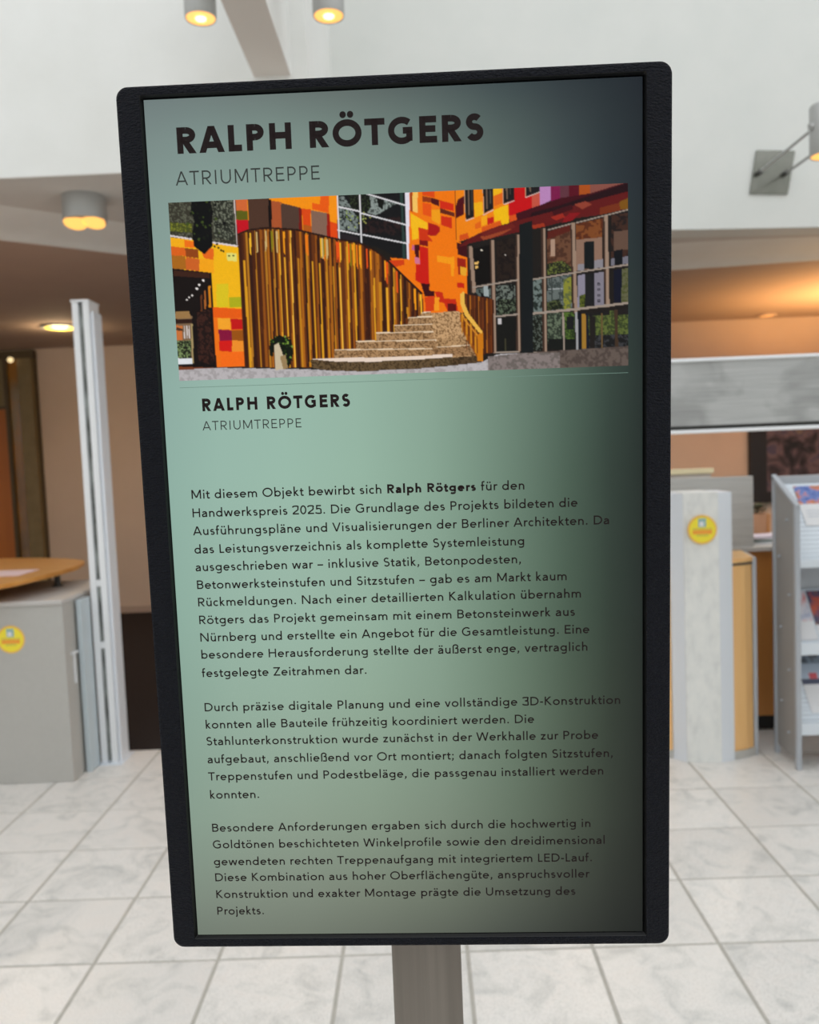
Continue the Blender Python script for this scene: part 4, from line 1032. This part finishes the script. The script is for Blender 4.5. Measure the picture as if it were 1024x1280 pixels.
for m_, c_ in ((ink, (30, 22, 22)), (ink_grey, (52, 56, 54))):
    bsdf(m_).inputs['Base Color'].default_value = (.002, .002, .002, 1); bsdf(m_).inputs['Emission Color'].default_value = (*lin(c_), 1); bsdf(m_).inputs['Emission Strength'].default_value = 1
pl = lambda u, v: S3(u, v, .3)
B, Rg = 22, 15
LINES = [
 ('heading', [('RALPH RÖTGERS', 25)], 24.0, 268.2, 42.1, 20.2, 5), ('heading', [('ATRIUMTREPPE', 11.2)], 22.2, 137.6, 66.3, 10.8, 11),
 ('heading', [('RALPH RÖTGERS', 24.5)], 32.0, 154.7, 246.2, 10.4, 11), ('heading', [('ATRIUMTREPPE', 11.5)], 31.8, 113.8, 261.9, 7.5, 11),
 ('text_line', [('Mit diesem Objekt bewirbt sich ', Rg), ('Ralph Rötgers', B), (' für den', Rg)], 18.5, 295.9, 318.5, 7.5, 3)]
for t, u1, v in [('Handwerkspreis 2025. Die Grundlage des Projekts bildeten die', 338.9, 334.0), ('Ausführungspläne und Visualisierungen der Berliner Architekten. Da', 364.9, 349.2), ('das Leistungsverzeichnis als komplette Systemleistung', 295.1, 364.8),
 ('ausgeschrieben war – inklusive Statik, Betonpodesten,', 292.2, 379.9), ('Betonwerksteinstufen und Sitzstufen – gab es am Markt kaum', 329.7, 395.2), ('Rückmeldungen. Nach einer detaillierten Kalkulation übernahm', 341.4, 410.2), ('Rötgers das Projekt gemeinsam mit einem Betonsteinwerk aus', 336.0, 425.6),
 ('Nürnberg und erstellte ein Angebot für die Gesamtleistung. Eine', 347.8, 440.8), ('besondere Herausforderung stellte der äußerst enge, vertraglich', 346.4, 455.8), ('festgelegte Zeitrahmen dar.', 159.9, 472.0),
 ('Durch präzise digitale Planung und eine vollständige 3D-Konstruktion', 373.5, 502.4), ('konnten alle Bauteile frühzeitig koordiniert werden. Die', 300.6, 517.8), ('Stahlunterkonstruktion wurde zunächst in der Werkhalle zur Probe', 354.5, 532.8), ('aufgebaut, anschließend vor Ort montiert; danach folgten Sitzstufen,', 367.2, 549.0),
 ('Treppenstufen und Podestbeläge, die passgenau installiert werden', 359.0, 564.6), ('konnten.', 62.1, 581.2),
 ('Besondere Anforderungen ergaben sich durch die hochwertig in', 347.8, 611.6), ('Goldtönen beschichteten Winkelprofile sowie den dreidimensional', 360.0, 627.0), ('gewendeten rechten Treppenaufgang mit integriertem LED-Lauf.', 348.9, 642.8), ('Diese Kombination aus hoher Oberflächengüte, anspruchsvoller', 346.0, 657.6),
 ('Konstruktion und exakter Montage prägte die Umsetzung des', 334.2, 673.4), ('Projekts.', 60.6, 689.0)]:
    LINES.append(('text_line', [(t, Rg)], 18.4, u1, v, 7.5, 3))
for nm, runs, u0, u1, v, cap, tr in LINES:
    mb, ratio = set_line(runs, u0, u1, v, cap, pl, tr)
    print('LINE', runs[0][0][:20], round(ratio, 3))
    o = disp.part(nm, mb, ink_grey if nm == 'heading' and runs[0][1] < 12 else ink, under=screen)
rule = MB()
rule.face([pl(14.5, 226.2), pl(380.4, 226.2), pl(380.4, 226.6), pl(14.5, 226.6)])
rm = mat('thin slide rule', None, .5, lc=(0, 0, 0)); bsdf(rm).inputs['Emission Color'].default_value = (*lin((104, 132, 120)), 1); bsdf(rm).inputs['Emission Strength'].default_value = 1
disp.part('divider_line', rule, rm, under=screen)
disp.part('mounting_bracket', bx(-.075, .055, .745, .765, 1.47, 1.63), black)
disp.part('post', bx(-.0432, .0230, .765, .815, .008, 1.60), post_steel, label='brushed taupe steel post', bevel=.002)
disp.part('base_plate', bx(-.26, .24, .56, 1.02, 0, .008), post_steel, bevel=.002)

# ------------------------------------------------------------------ left side: cabinet, wooden top, steel post
def sticker(kit, x, z, y, r, under, lift=.0015):
    """round yellow sticker lying on a face looking towards -y"""
    s = MB(); ring = lambda q, yy: [(x+q*math.cos(i*math.pi/16), yy, z+q*math.sin(i*math.pi/16)) for i in range(32)]
    s.grid([ring(r, y), ring(r, y-lift)], True, 0, True, True); s.face(ring(r*.88, y-lift-.0004), 1)
    q = lambda a, b, c_, d_, mi: s.face([(x+a*r, y-lift-.0008, z+c_*r), (x+b*r, y-lift-.0008, z+c_*r), (x+b*r, y-lift-.0008, z+d_*r), (x+a*r, y-lift-.0008, z+d_*r)], mi)
    q(-.28, .26, .18, .78, 2); q(-.68, .68, .02, .1, 3); q(-.66, .66, -.30, -.02, 4); q(-.4, .4, -.44, -.34, 3)
    s.face([(x-.2*r, y-lift-.0012, z+.24*r), (x+.1*r, y-lift-.0012, z+.24*r), (x+.1*r, y-lift-.0012, z+.5*r), (x-.05*r, y-lift-.0012, z+.58*r), (x-.2*r, y-lift-.0012, z+.5*r)], 5)
    return kit.part('sticker', s, [stk_rim, stk_yel, stk_blue, stk_grey, stk_or, paper], label='round yellow sticker with orange band', under=under)
stk_rim = mat('sticker rim', (250, 196, 90), .5); stk_yel = mat('sticker yellow', (255, 234, 60), .5); stk_blue = mat('sticker pale blue', (150, 190, 190), .5); stk_grey = mat('sticker grey print', (214, 200, 90), .5); stk_or = mat('sticker orange', (252, 168, 60), .5)
cb = Kit('reception_cabinet', (-2.5, 4.55, 0), 'grey laminate cabinet with a yellow sticker left of the slotted steel post', 'cabinet')
body = cb.part('body', MB().prism([(-3.3, 4.21), (-1.849, 4.21), (-1.836, 4.95), (-3.3, 4.95)], 0, .93), cabinet_mat, bevel=.003)
cb.part('top_panel', MB().prism([(-3.3, 4.20), (-1.845, 4.20), (-1.832, 4.95), (-3.3, 4.95)], .93, .955), cabinet_top_mat, bevel=.004)
cb.part('side_handle', bx(-1.846, -1.836, 4.29, 4.30, .50, .66).box(-1.85, -1.83, 4.27, 4.33, .655, .665), bright_alu, label='slim pale side handle')
sticker(cb, -2.125, .76, 4.21, .072, body)
gp = tag(build('glass_screen', bx(-1.834, -1.806, 4.34, 4.46, 0, .93), frost, bevel=.002), 'pale frosted glass strip between grey cabinet and slotted steel post', 'glass panel')
tt = Kit('wooden_counter_board', (-2.5, 4.7, .955), 'golden wooden board raised on small metal feet over the grey cabinet', 'board')
out = smooth_pts([(-3.9, 5.40), (-2.9, 5.38), (-2.4, 5.28), (-2.10, 5.10), (-2.02, 4.90), (-2.00, 4.70), (-2.03, 4.42), (-2.10, 4.14), (-2.28, 3.98), (-2.7, 3.92)])+[(-3.9, 3.92)]
tt.part('board', MB().prism(out, 1.035, 1.06), table_wood, bevel=.004)
for x, y in ((-2.09, 4.72), (-2.9, 4.72), (-2.9, 4.3), (-2.25, 4.3)):
    tt.part('foot', MB().lathe((x, y, .955), [(.032, 0), (.032, .006), (.018, .012), (.018, .066), (.032, .072), (.032, .08)]), groove_mat, smooth=True)
tag(build('leaflet', bx(-2.42, -2.16, 4.42, 4.66, 1.061, 1.064), mat('pale pink paper', (232, 204, 206), .7)), 'pale pink leaflet lying on the raised wooden board', 'leaflet')
ps = Kit('slotted_steel_post', (-1.74, 4.5, 0), 'tall bright aluminium post of twin channels beside the grey cabinet', 'post')
ps.part('front_flange', bx(-1.8, -1.767, 4.46, 4.60, 0, 2.50), bright_alu, bevel=.003)
ps.part('channel_glass', bx(-1.767, -1.741, 4.48, 4.58, .01, 2.49), channel_glass)
ps.part('middle_flange', bx(-1.741, -1.708, 4.455, 4.60, 0, 2.50), bright_alu, bevel=.003)
ps.part('slot', bx(-1.708, -1.702, 4.475, 4.59, .01, 2.44), pale_alu)
ps.part('rear_flange', bx(-1.702, -1.688, 4.465, 4.58, 0, 2.45), pale_alu, bevel=.003)
ps.part('top_cap', bx(-1.803, -1.705, 4.452, 4.603, 2.50, 2.512), bright_alu, bevel=.002)
for z in (1.0, .66): ps.part('cross_tie', bx(-1.766, -1.734, 4.462, 4.48, z-.02, z+.015), bright_alu)
ps.part('foot_plate', bx(-1.802, -1.675, 4.43, 4.63, 0, .006), pale_alu)

# ------------------------------------------------------------------ right side: steel portal beam
pf = Kit('steel_portal', (1.3, 3.25, 0), 'wide brushed steel header bar crossing behind the right of the screen', 'portal frame')
pf.part('header', bx(.16, 2.42, 3.2, 3.32, 1.69, 1.932), smudged)
pf.part('top_strip', bx(.15, 2.43, 3.19, 3.33, 1.932, 1.944), bright_alu, bevel=.002)  # bright strip in place of the header edge catching skylight
pf.part('recess', bx(.17, 2.41, 3.215, 3.31, 1.675, 1.69), groove_mat)
pf.part('bottom_strip', bx(.15, 2.43, 3.19, 3.33, 1.662, 1.675), bright_alu, bevel=.002)
for x in (.22, 2.28): pf.part('upright', bx(x, x+.12, 3.2, 3.32, 0, 1.662), brushed, bevel=.003)

# reception kiosk
kk = Kit('reception_counter', (1.7, 4.6, 0), 'beech and steel reception counter with rounded silver end pillar', 'counter')
pA, pB, pC, pD = (1.268, 4.24), (1.318, 4.179), (1.489, 4.162), (1.564, 4.189)
fp = kk.part('front_panel', MB().prism([pB, pC, (1.489, 4.42), (1.318, 4.42)], 0, 1.378), speckled, label='speckled pale centre panel', bevel=.001)
kk.part('side_strip', MB().prism([pA, (pB[0]-.0005, pB[1]+.002), (1.3175, 4.42), (1.268, 4.42)], 0, 1.375), pale_alu)
kk.part('side_strip', MB().prism([(pC[0]+.0005, pC[1]+.002), pD, (1.575, 4.42), (1.4895, 4.42)], 0, 1.375), pale_alu)
sticker(kk, 1.407, 1.193, 4.166, .073, fp, .005)
kk.part('plinth', MB().prism([(1.565, 4.19), (1.64, 4.215), (1.70, 4.254), (1.755, 4.50), (1.575, 4.50)], 0, .042), brushed)
kk.part('plinth', MB().prism([(1.06, 4.27), (1.267, 4.242), (1.267, 4.5), (1.06, 4.5)], 0, .042), brushed)
kk.part('curved_front', MB().prism([(1.566, 4.20), (1.64, 4.225), (1.688, 4.258), (1.735, 4.52), (1.58, 4.52)], .042, 1.0), wood, label='light beech front')
kk.part('curved_front', MB().prism([(1.06, 4.28), (1.266, 4.25), (1.266, 4.5), (1.06, 4.5)], .042, 1.0), wood, label='light beech front')
kk.part('edge_band', MB().prism([(1.566, 4.197), (1.64, 4.221), (1.690, 4.254), (1.737, 4.52), (1.58, 4.52)], 1.0, 1.012), groove_mat)
kk.part('edge_band', MB().prism([(1.566, 4.195), (1.64, 4.22), (1.692, 4.252), (1.74, 4.53), (1.58, 4.53)], 1.012, 1.035), wood)
kk.part('corner_strip', MB().prism([(1.690, 4.254), (1.709, 4.252), (1.76, 4.52), (1.74, 4.52)], 0, 1.03), rack_grey)
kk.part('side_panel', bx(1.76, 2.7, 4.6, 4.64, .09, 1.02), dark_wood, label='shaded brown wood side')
kk.part('plinth', bx(1.76, 2.68, 4.64, 4.68, 0, .09), black, label='black recessed plinth')
kk.part('counter_top', MB().prism([(1.05, 4.54), (1.62, 4.54), (1.75, 4.56), (2.72, 4.56), (2.72, 5.3), (1.05, 5.3)], 1.02, 1.045), stone_top, bevel=.003)
kk.part('end_support', bx(1.08, 1.14, 4.6, 5.25, 0, 1.02), wood); kk.part('end_support', bx(2.62, 2.68, 4.7, 5.25, 0, 1.02), wood)
kk.part('screen_panel', bx(.98, 1.832, 4.585, 4.60, 1.045, 1.435), brushed, label='brushed grey upstand panel', bevel=.002)
cpn = Kit('cream_partition', (1.4, 5.55, 0), 'low partition with cream top trim behind the counter', 'partition')
cpn.part('panel', bx(.95, 1.94, 5.55, 5.59, 0, 1.425), grey_plaster); cpn.part('top_trim', bx(.94, 1.953, 5.53, 5.61, 1.425, 1.458), cream, bevel=.003)
# things on the counter
ppl = Kit('paper_stack', (1.93, 4.74, 1.045), 'loose stack of white papers on the stone counter top', 'papers')
cols_ = [paper, mat('grey green folder', (120, 140, 136), .5), paper, mat('pale lilac paper', (226, 216, 230), .7)]
for i in range(4):
    a = [-.1, .12, -.05, .25][i]; w_, d_ = (.1, .07) if i else (.12, .08); cx, cy = 1.935+.006*i, 4.76
    pts = [(cx+dx*math.cos(a)-dy*math.sin(a), cy+dx*math.sin(a)+dy*math.cos(a)) for dx, dy in ((-w_, -d_), (w_, -d_), (w_, d_), (-w_, d_))]
    ppl.part('sheet', MB().prism(pts, 1.046+i*.011, 1.046+i*.011+.009), cols_[i])
pt = Kit('potted_fern', (2.035, 5.02, 1.045), 'small green plant in a pinkish wooden box on the counter', 'plant')
terra = noisy('pinkish wood', [(.3, (196, 146, 112)), (.7, (212, 162, 126))], 12, .6, (1, 1, .2)); leafm = noisy('dark green leaf', [(.3, (34, 52, 24)), (.7, (58, 78, 36))], 60, .5)
pt.part('planter', MB().grid([[(1.985, 4.98, 1.047), (2.085, 4.98, 1.047), (2.085, 5.08, 1.047), (1.985, 5.08, 1.047)], [(1.976, 4.97, 1.19), (2.094, 4.97, 1.19), (2.094, 5.09, 1.19), (1.976, 5.09, 1.19)]], True, None, True, True), terra, bevel=.003)
pt.part('band', bx(2.068, 2.074, 4.966, 4.974, 1.05, 1.19), dark_wood)
random.seed(3); lf = MB()
for i in range(150):
    a = random.uniform(0, 6.28); r_ = random.uniform(.005, .04); h_ = random.uniform(.0, .055); c_ = Vector((2.035+r_*math.cos(a), 5.02+r_*math.sin(a), 1.188+h_)); d_ = Vector((math.cos(a), math.sin(a), random.uniform(-.2, .7))).normalized()*.026; s_ = Vector((-math.sin(a), math.cos(a), 0))*.010
    lf.face([c_, c_+d_*.5+s_, c_+d_, c_+d_*.5-s_])
fo = pt.part('foliage', lf, leafm); fo['kind'] = 'stuff'

# ------------------------------------------------------------------ brochure rack
XR0, XR1 = 1.806, 2.72
rk = Kit('brochure_rack', (2.26, 4.15, 0), 'grey metal brochure rack with perforated sloping shelves at the right edge', 'rack')
for x0, s_ in ((XR0, 1), (XR1, -1)):
    xa, xb = sorted((x0, x0+s_*.024))
    sp = rk.part('side_panel', MB().grid([[(x, y, z) for y, z in ((4.04, .05), (4.27, .05), (4.27, 1.425), (4.04, 1.295))] for x in (xa+.008, xb-.008)], True, None, True, True), rack_infill, label='grey sheet side')
    rk.part('front_post', bx(xa, xb, 4.02, 4.045, 0, 1.30), rack_grey, bevel=.003)
    rk.part('rear_post', bx(xa, xb, 4.262, 4.287, 0, 1.44), rack_grey, bevel=.003)
    rk.part('top_rail', MB().grid([[(x, y, z) for y, z in ((4.02, 1.295), (4.02, 1.31), (4.287, 1.45), (4.287, 1.432))] for x in (xa, xb)], True, None, True, True), rack_grey)
    if s_ == 1:
        for y, z in ((4.12, 1.23), (4.10, .86), (4.21, 1.04), (4.11, .48), (4.20, .68), (4.2, .3), (4.12, .16)):
            rk.part('hook', MB().tube((xa+.008, y, z), (xa-.004, y, z), .006, n=12), rack_grey, smooth=True)
rk.part('back_panel', bx(XR0+.024, XR1-.024, 4.272, 4.28, .1, 1.40), rack_grey)
rk.part('top_bar', bx(XR0+.024, XR1-.024, 4.262, 4.287, 1.40, 1.44), rack_grey, bevel=.002)
TI = [(1.40, 1.03, .0), (.86, .60, .0), (.53, .20, .0)]
def slope(i, t, n=0):
    zt, zb, _ = TI[i]; y = 4.255+(4.065-4.255)*t; z = zt+(zb-zt)*t; d = Vector((0, 4.065-4.255, zb-zt)).normalized(); nrm = Vector((0, d.z, -d.y)); nrm = nrm if nrm.y < 0 else -nrm
    return y+nrm.y*n, z+nrm.z*n
for i in range(3):
    a = slope(i, 0); b = slope(i, 1); a2 = slope(i, 0, -.004); b2 = slope(i, 1, -.004)
    rk.part('shelf', MB().grid([[(x, *q) for q in (a, b, b2, a2)] for x in (XR0+.026, XR1-.026)], True, None, True, True), perf, label='perforated sloping shelf')
    rk.part('shelf_lip', bx(XR0+.026, XR1-.026, 4.036, 4.042, TI[i][1]-.03, TI[i][1]+(.03 if i else .008)).box(XR0+.026, XR1-.026, 4.042, 4.07, TI[i][1]-.03, TI[i][1]-.024), perf, bevel=.001)
def brochure(i, x0, x1, t0, t1, bands, label, skew=0, n=.004, grp=None):
    """a leaflet lying on shelf i; bands = [(from, to, material)] down its length"""
    kit = Kit('brochure', (x0, *slope(i, t1, .003)), label, 'brochure')
    for a, b, m in bands:
        q0 = t0+(t1-t0)*a; q1 = t0+(t1-t0)*b; s0 = skew*(1-a); s1 = skew*(1-b)
        top_ = [(x0-s0, *slope(i, q0, n)), (x1-s0, *slope(i, q0, n)), (x1-s1, *slope(i, q1, n)), (x0-s1, *slope(i, q1, n))]
        bot = [(x0-s0, *slope(i, q0, .001)), (x1-s0, *slope(i, q0, .001)), (x1-s1, *slope(i, q1, .001)), (x0-s1, *slope(i, q1, .001))]
        kit.part('cover_picture' if m is not paper else 'cover_sheet', MB().grid([bot, top_], True, None, True, True), m)
    return kit
blue_or = noisy('blue and orange print', [(.35, (70, 96, 170)), (.5, (120, 140, 200)), (.56, (226, 130, 90)), (.7, (120, 120, 110))], 22, .4)
redwhite = noisy('red white print', [(.35, (220, 120, 120)), (.5, (226, 224, 232)), (.65, (170, 178, 204))], 18, .4)
brownblue = noisy('brown blue print', [(.35, (150, 96, 60)), (.5, (60, 72, 110)), (.65, (200, 90, 60))], 18, .4)
greyblue = noisy('grey blue print', [(.35, (110, 112, 116)), (.5, (160, 176, 196)), (.65, (80, 84, 92))], 14, .4)
skyb = mat('pale sky print', (190, 204, 222), .4); redd = mat('coral print', (222, 96, 104), .4); navy = mat('navy print', (70, 76, 100), .4)
ln = mat('pale grey print lines', (206, 210, 218), .6)
b1 = brochure(0, 1.918, 2.06, .04, .56, [(0, .46, blue_or), (.46, 1, paper)], 'white brochure with blue and orange picture on the top shelf', .02)
for t in (.36, .40, .44): b1.part('text_row', MB().grid([[(1.935, *slope(0, t, .0045)), (2.03, *slope(0, t, .0045)), (2.03, *slope(0, t+.012, .0045)), (1.935, *slope(0, t+.012, .0045))], [(1.935, *slope(0, t, .005)), (2.03, *slope(0, t, .005)), (2.03, *slope(0, t+.012, .005)), (1.935, *slope(0, t+.012, .005))]], True, None, True, True), ln)
b2 = brochure(1, 1.852, 1.945, .05, .88, [(0, .62, redwhite), (.62, 1, paper)], 'pink and white brochure on the middle shelf beside the side panel', .0)
brochure(1, 1.955, 2.06, .05, .88, [(0, .7, brownblue), (.7, 1, paper)], 'brown and blue brochure second on the middle shelf')
b3 = brochure(2, 1.915, 2.06, .0, .82, [(0, .2, greyblue), (.2, .45, skyb), (.45, .54, navy), (.54, 1, paper)], 'grey and white brochure with coral spot on the lowest shelf', .022)

b3.part('coral_spot', MB().grid([[(x, *slope(2, t, q)) for x, t in ((1.945, .29), (1.985, .29), (1.985, .37), (1.945, .37))] for q in (.0042, .0052)], True, None, True, True), redd, label='small coral spot')
# ------------------------------------------------------------------ framed picture on the back wall
pk = Kit('framed_picture', (4.5, 9.17, 1.3), 'large dark framed painting in muted purples on the back wall', 'picture')
art = noisy('muted mottled paint', [(.36, (18, 12, 12)), (.46, (74, 56, 62)), (.54, (120, 96, 98)), (.60, (70, 62, 86)), (.7, (130, 108, 92))], 4.2, .5, dist=.8)
pk.part('canvas', bx(3.78, 5.35, 9.16, 9.18, .98, 2.1), art)
fr_m = mat('near black frame', (26, 14, 10), .4)
pk.part('frame', MB().box(3.62, 3.8, 9.13, 9.2, .955, 2.24).box(5.3, 5.48, 9.13, 9.2, .955, 2.24).box(3.8, 5.3, 9.13, 9.2, .955, 1.075).box(3.8, 5.3, 9.13, 9.2, 2.09, 2.24), fr_m)

# ------------------------------------------------------------------ lamps
glow = mat('warm lamp glass', (255, 190, 110), .4, emit=(255, 190, 96), es=1.1); core = mat('lamp filament glow', (255, 240, 200), .4, emit=(255, 236, 190), es=2.2)
def can(kit, c, r, h, mats=steel_lamp):
    kit.part('housing', MB().lathe(c, [(r*.9, .004), (r*.96, 0), (r, .006), (r, h-.006), (r*.97, h)], cap0=False), mats, smooth=True)
    kit.part('lens', MB().lathe(c, [(r*.9, .003), (r*.88, .006)]), glow, label='warm glowing lens')
    kit.part('bulb', MB().lathe((c[0], c[1], c[2]-.002), [(r*.1, -.002), (r*.32, .0), (r*.34, .004)]), core, label='bright bulb')
def rods(kit, pairs):
    for a, b in pairs: kit.part('rod', MB().tube(a, b, .009, n=12), steel_lamp, smooth=True)
for (x, z, lab) in ((-.832, 3.470, 'silver cylinder spot lamp left of the ceiling beam'), (-.298, 3.456, 'silver cylinder spot lamp right of the ceiling beam')):
    k_ = Kit('spot_lamp', (x, 3.6, z), lab, 'lamp', 'cylinder spot lamps on the upper walls'); can(k_, (x, 3.6, z), .066, .24)
    xb = x if x < -.5 else -.5
    k_.part('wall_plate', bx(xb-.12, xb+.12 if x < -.5 else xb+.05, 3.985, 4.0, 3.86, 4.12), plate_steel, bevel=.001)
    rods(k_, [((x-.07, 3.99 if x < -.5 else 3.99, 3.98), (x-.07, 3.52, 3.66)), ((xb+.04, 3.99, 3.98), (x+.07, 3.52, 3.62))])
    k_.part('clamp', bx(x-.08, x+.08, 3.55, 3.58, 3.62, 3.66), steel_lamp)
wl = Kit('spot_lamp', (2.35, 4.8, 3.2), 'silver cylinder spot lamp held by rods from a slanted wall plate', 'lamp', 'cylinder spot lamps on the upper walls')
def yw(x): return fy(x)
pl_ = MB(); q4 = [(2.255, 3.488), (2.512, 3.482), (2.459, 3.209), (2.206, 3.217)]
pl_.grid([[(x, yw(x)+.002, z) for x, z in q4], [(x, yw(x)-.014, z) for x, z in q4]], True, None, True, True)
wl.part('wall_plate', pl_, plate_steel, label='slanted grey steel wall plate')
for x, z in ((2.266, 3.353), (2.44, 3.346)): wl.part('bolt', MB().tube((x, yw(x)-.01, z-.01), (x, yw(x)-.05, z-.01), .016, n=14), groove_mat, smooth=True)
can(wl, (2.345, 4.8, 3.195), .085, .275)
rods(wl, [((2.266, yw(2.266)-.04, 3.345), (2.62, 4.55, 3.60)), ((2.44, yw(2.44)-.04, 3.335), (2.60, 4.62, 3.42))])
wl.part('clamp', MB().tube((2.25, 4.79, 3.35), (2.31, 4.79, 3.37), .022, n=14), steel_lamp, smooth=True)
# surface lamp under the soffit, twin lenses
tw = Kit('surface_lamp', (-1.65, 4.33, 3.0), 'grey round twin-lens lamp mounted under the left soffit', 'lamp')
ct = (-1.648, 4.33, 2.87)
tw.part('housing', MB().lathe(ct, [(.098, .016), (.104, .008), (.108, .016), (.108, .13)], 36, cap0=False), steel_lamp, smooth=True)
tw.part('reflector', MB().lathe(ct, [(.1, .012), (.099, .014)], 36), steel_lamp)
for s_ in (-1, 1):
    le = MB().lathe((ct[0]+s_*.048, ct[1]-.012, ct[2]), [(.056, -.008), (.05, .012)], 24); le.v = [(x, y, z-(y-ct[1])*.32) for x, y, z in le.v]
    tw.part('lens', le, glow, label='warm glowing lens')
ov = Kit('ceiling_lamp', (-3.281, 7.834, 2.95), 'round yellow glowing lamp flush in the tan ceiling left', 'lamp')
ov.part('rim', MB().lathe((-3.281, 7.834, 2.935), [(.16, .015), (.17, 0), (.14, 0)], cap1=False, cap0=False), steel_lamp, smooth=True)
ov.part('diffuser', MB().lathe((-3.281, 7.834, 2.925), [(.06, 0), (.13, .006), (.15, .025)]), mat('yellow diffuser', (255, 220, 90), .4, emit=(255, 222, 80), es=1.25), smooth=True)
dl = Kit('downlight', (3.771, 9.0, 2.95), 'small round downlight in the orange lit ceiling', 'lamp')
dl.part('rim', MB().lathe((3.74, 8.95, 2.935), [(.1, .015), (.105, 0), (.07, .002)], cap0=False, cap1=False), peach_paint, smooth=True)
dl.part('lens', MB().lathe((3.74, 8.95, 2.938), [(.07, 0), (.07, .004)]), mat('dim warm lens', (255, 200, 140), .5, emit=(240, 170, 100), es=.7))
gb = tag(build('reflection_globe', MB().lathe((-4.343, 9.03, 2.79), [(.004, 0), (.025, .008), (.032, .028), (.025, .05), (.004, .058)], 20), mat('warm reflection glow', (255, 230, 180), .4, emit=(255, 226, 170), es=1.0), smooth=True), 'tiny glowing globe standing in for a bulb reflection on the door frame top', 'lamp')  # glowing ball added where a bulb is reflected
build('stem', MB().tube((-4.343, 9.03, 2.83), (-4.343, 9.09, 2.83), .006, n=10), olive_dark).parent = gb
bpy.data.objects['stem'].location = (0, 0, 0)
# light of the rooms' warm lamps, plus added spots without fixtures
up_ = Kit('uplighter', (4.15, 7.6, 0), 'slim standing uplighter near the right of the back room', 'lamp')
up_.part('pole', MB().tube((4.15, 7.6, .02), (4.15, 7.6, 2.0), .015), steel_lamp, smooth=True); up_.part('base', MB().lathe((4.15, 7.6, -.004), [(.15, 0), (.15, .02), (.02, .035)]), steel_lamp, smooth=True)
up_.part('bowl', MB().lathe((4.15, 7.6, 1.98), [(.02, 0), (.12, .04), (.16, .1), (.15, .1), (.1, .05)], cap1=True), steel_lamp, smooth=True)
lamp('uplight', (4.15, 7.6, 2.12), 165, (1, .57, .21), .08, 'SPOT', rot=(math.pi, 0, 0), spot=math.radians(166))
lamp('ceiling_lamp_light', (-3.281, 7.834, 2.86), 9, (1, .78, .48), .1)
for x, y, p in ((-3.4, 6.6, 46), (-1.4, 7.4, 32), (1.4, 7.2, 46), (3.2, 7.0, 62)):
    lamp('room_fill_spot', (x, y, 2.935), p, (1, .80, .60), .03, 'SPOT', spot=math.radians(165))  # added fill spots under the ceiling, no fixtures, to light the back rooms
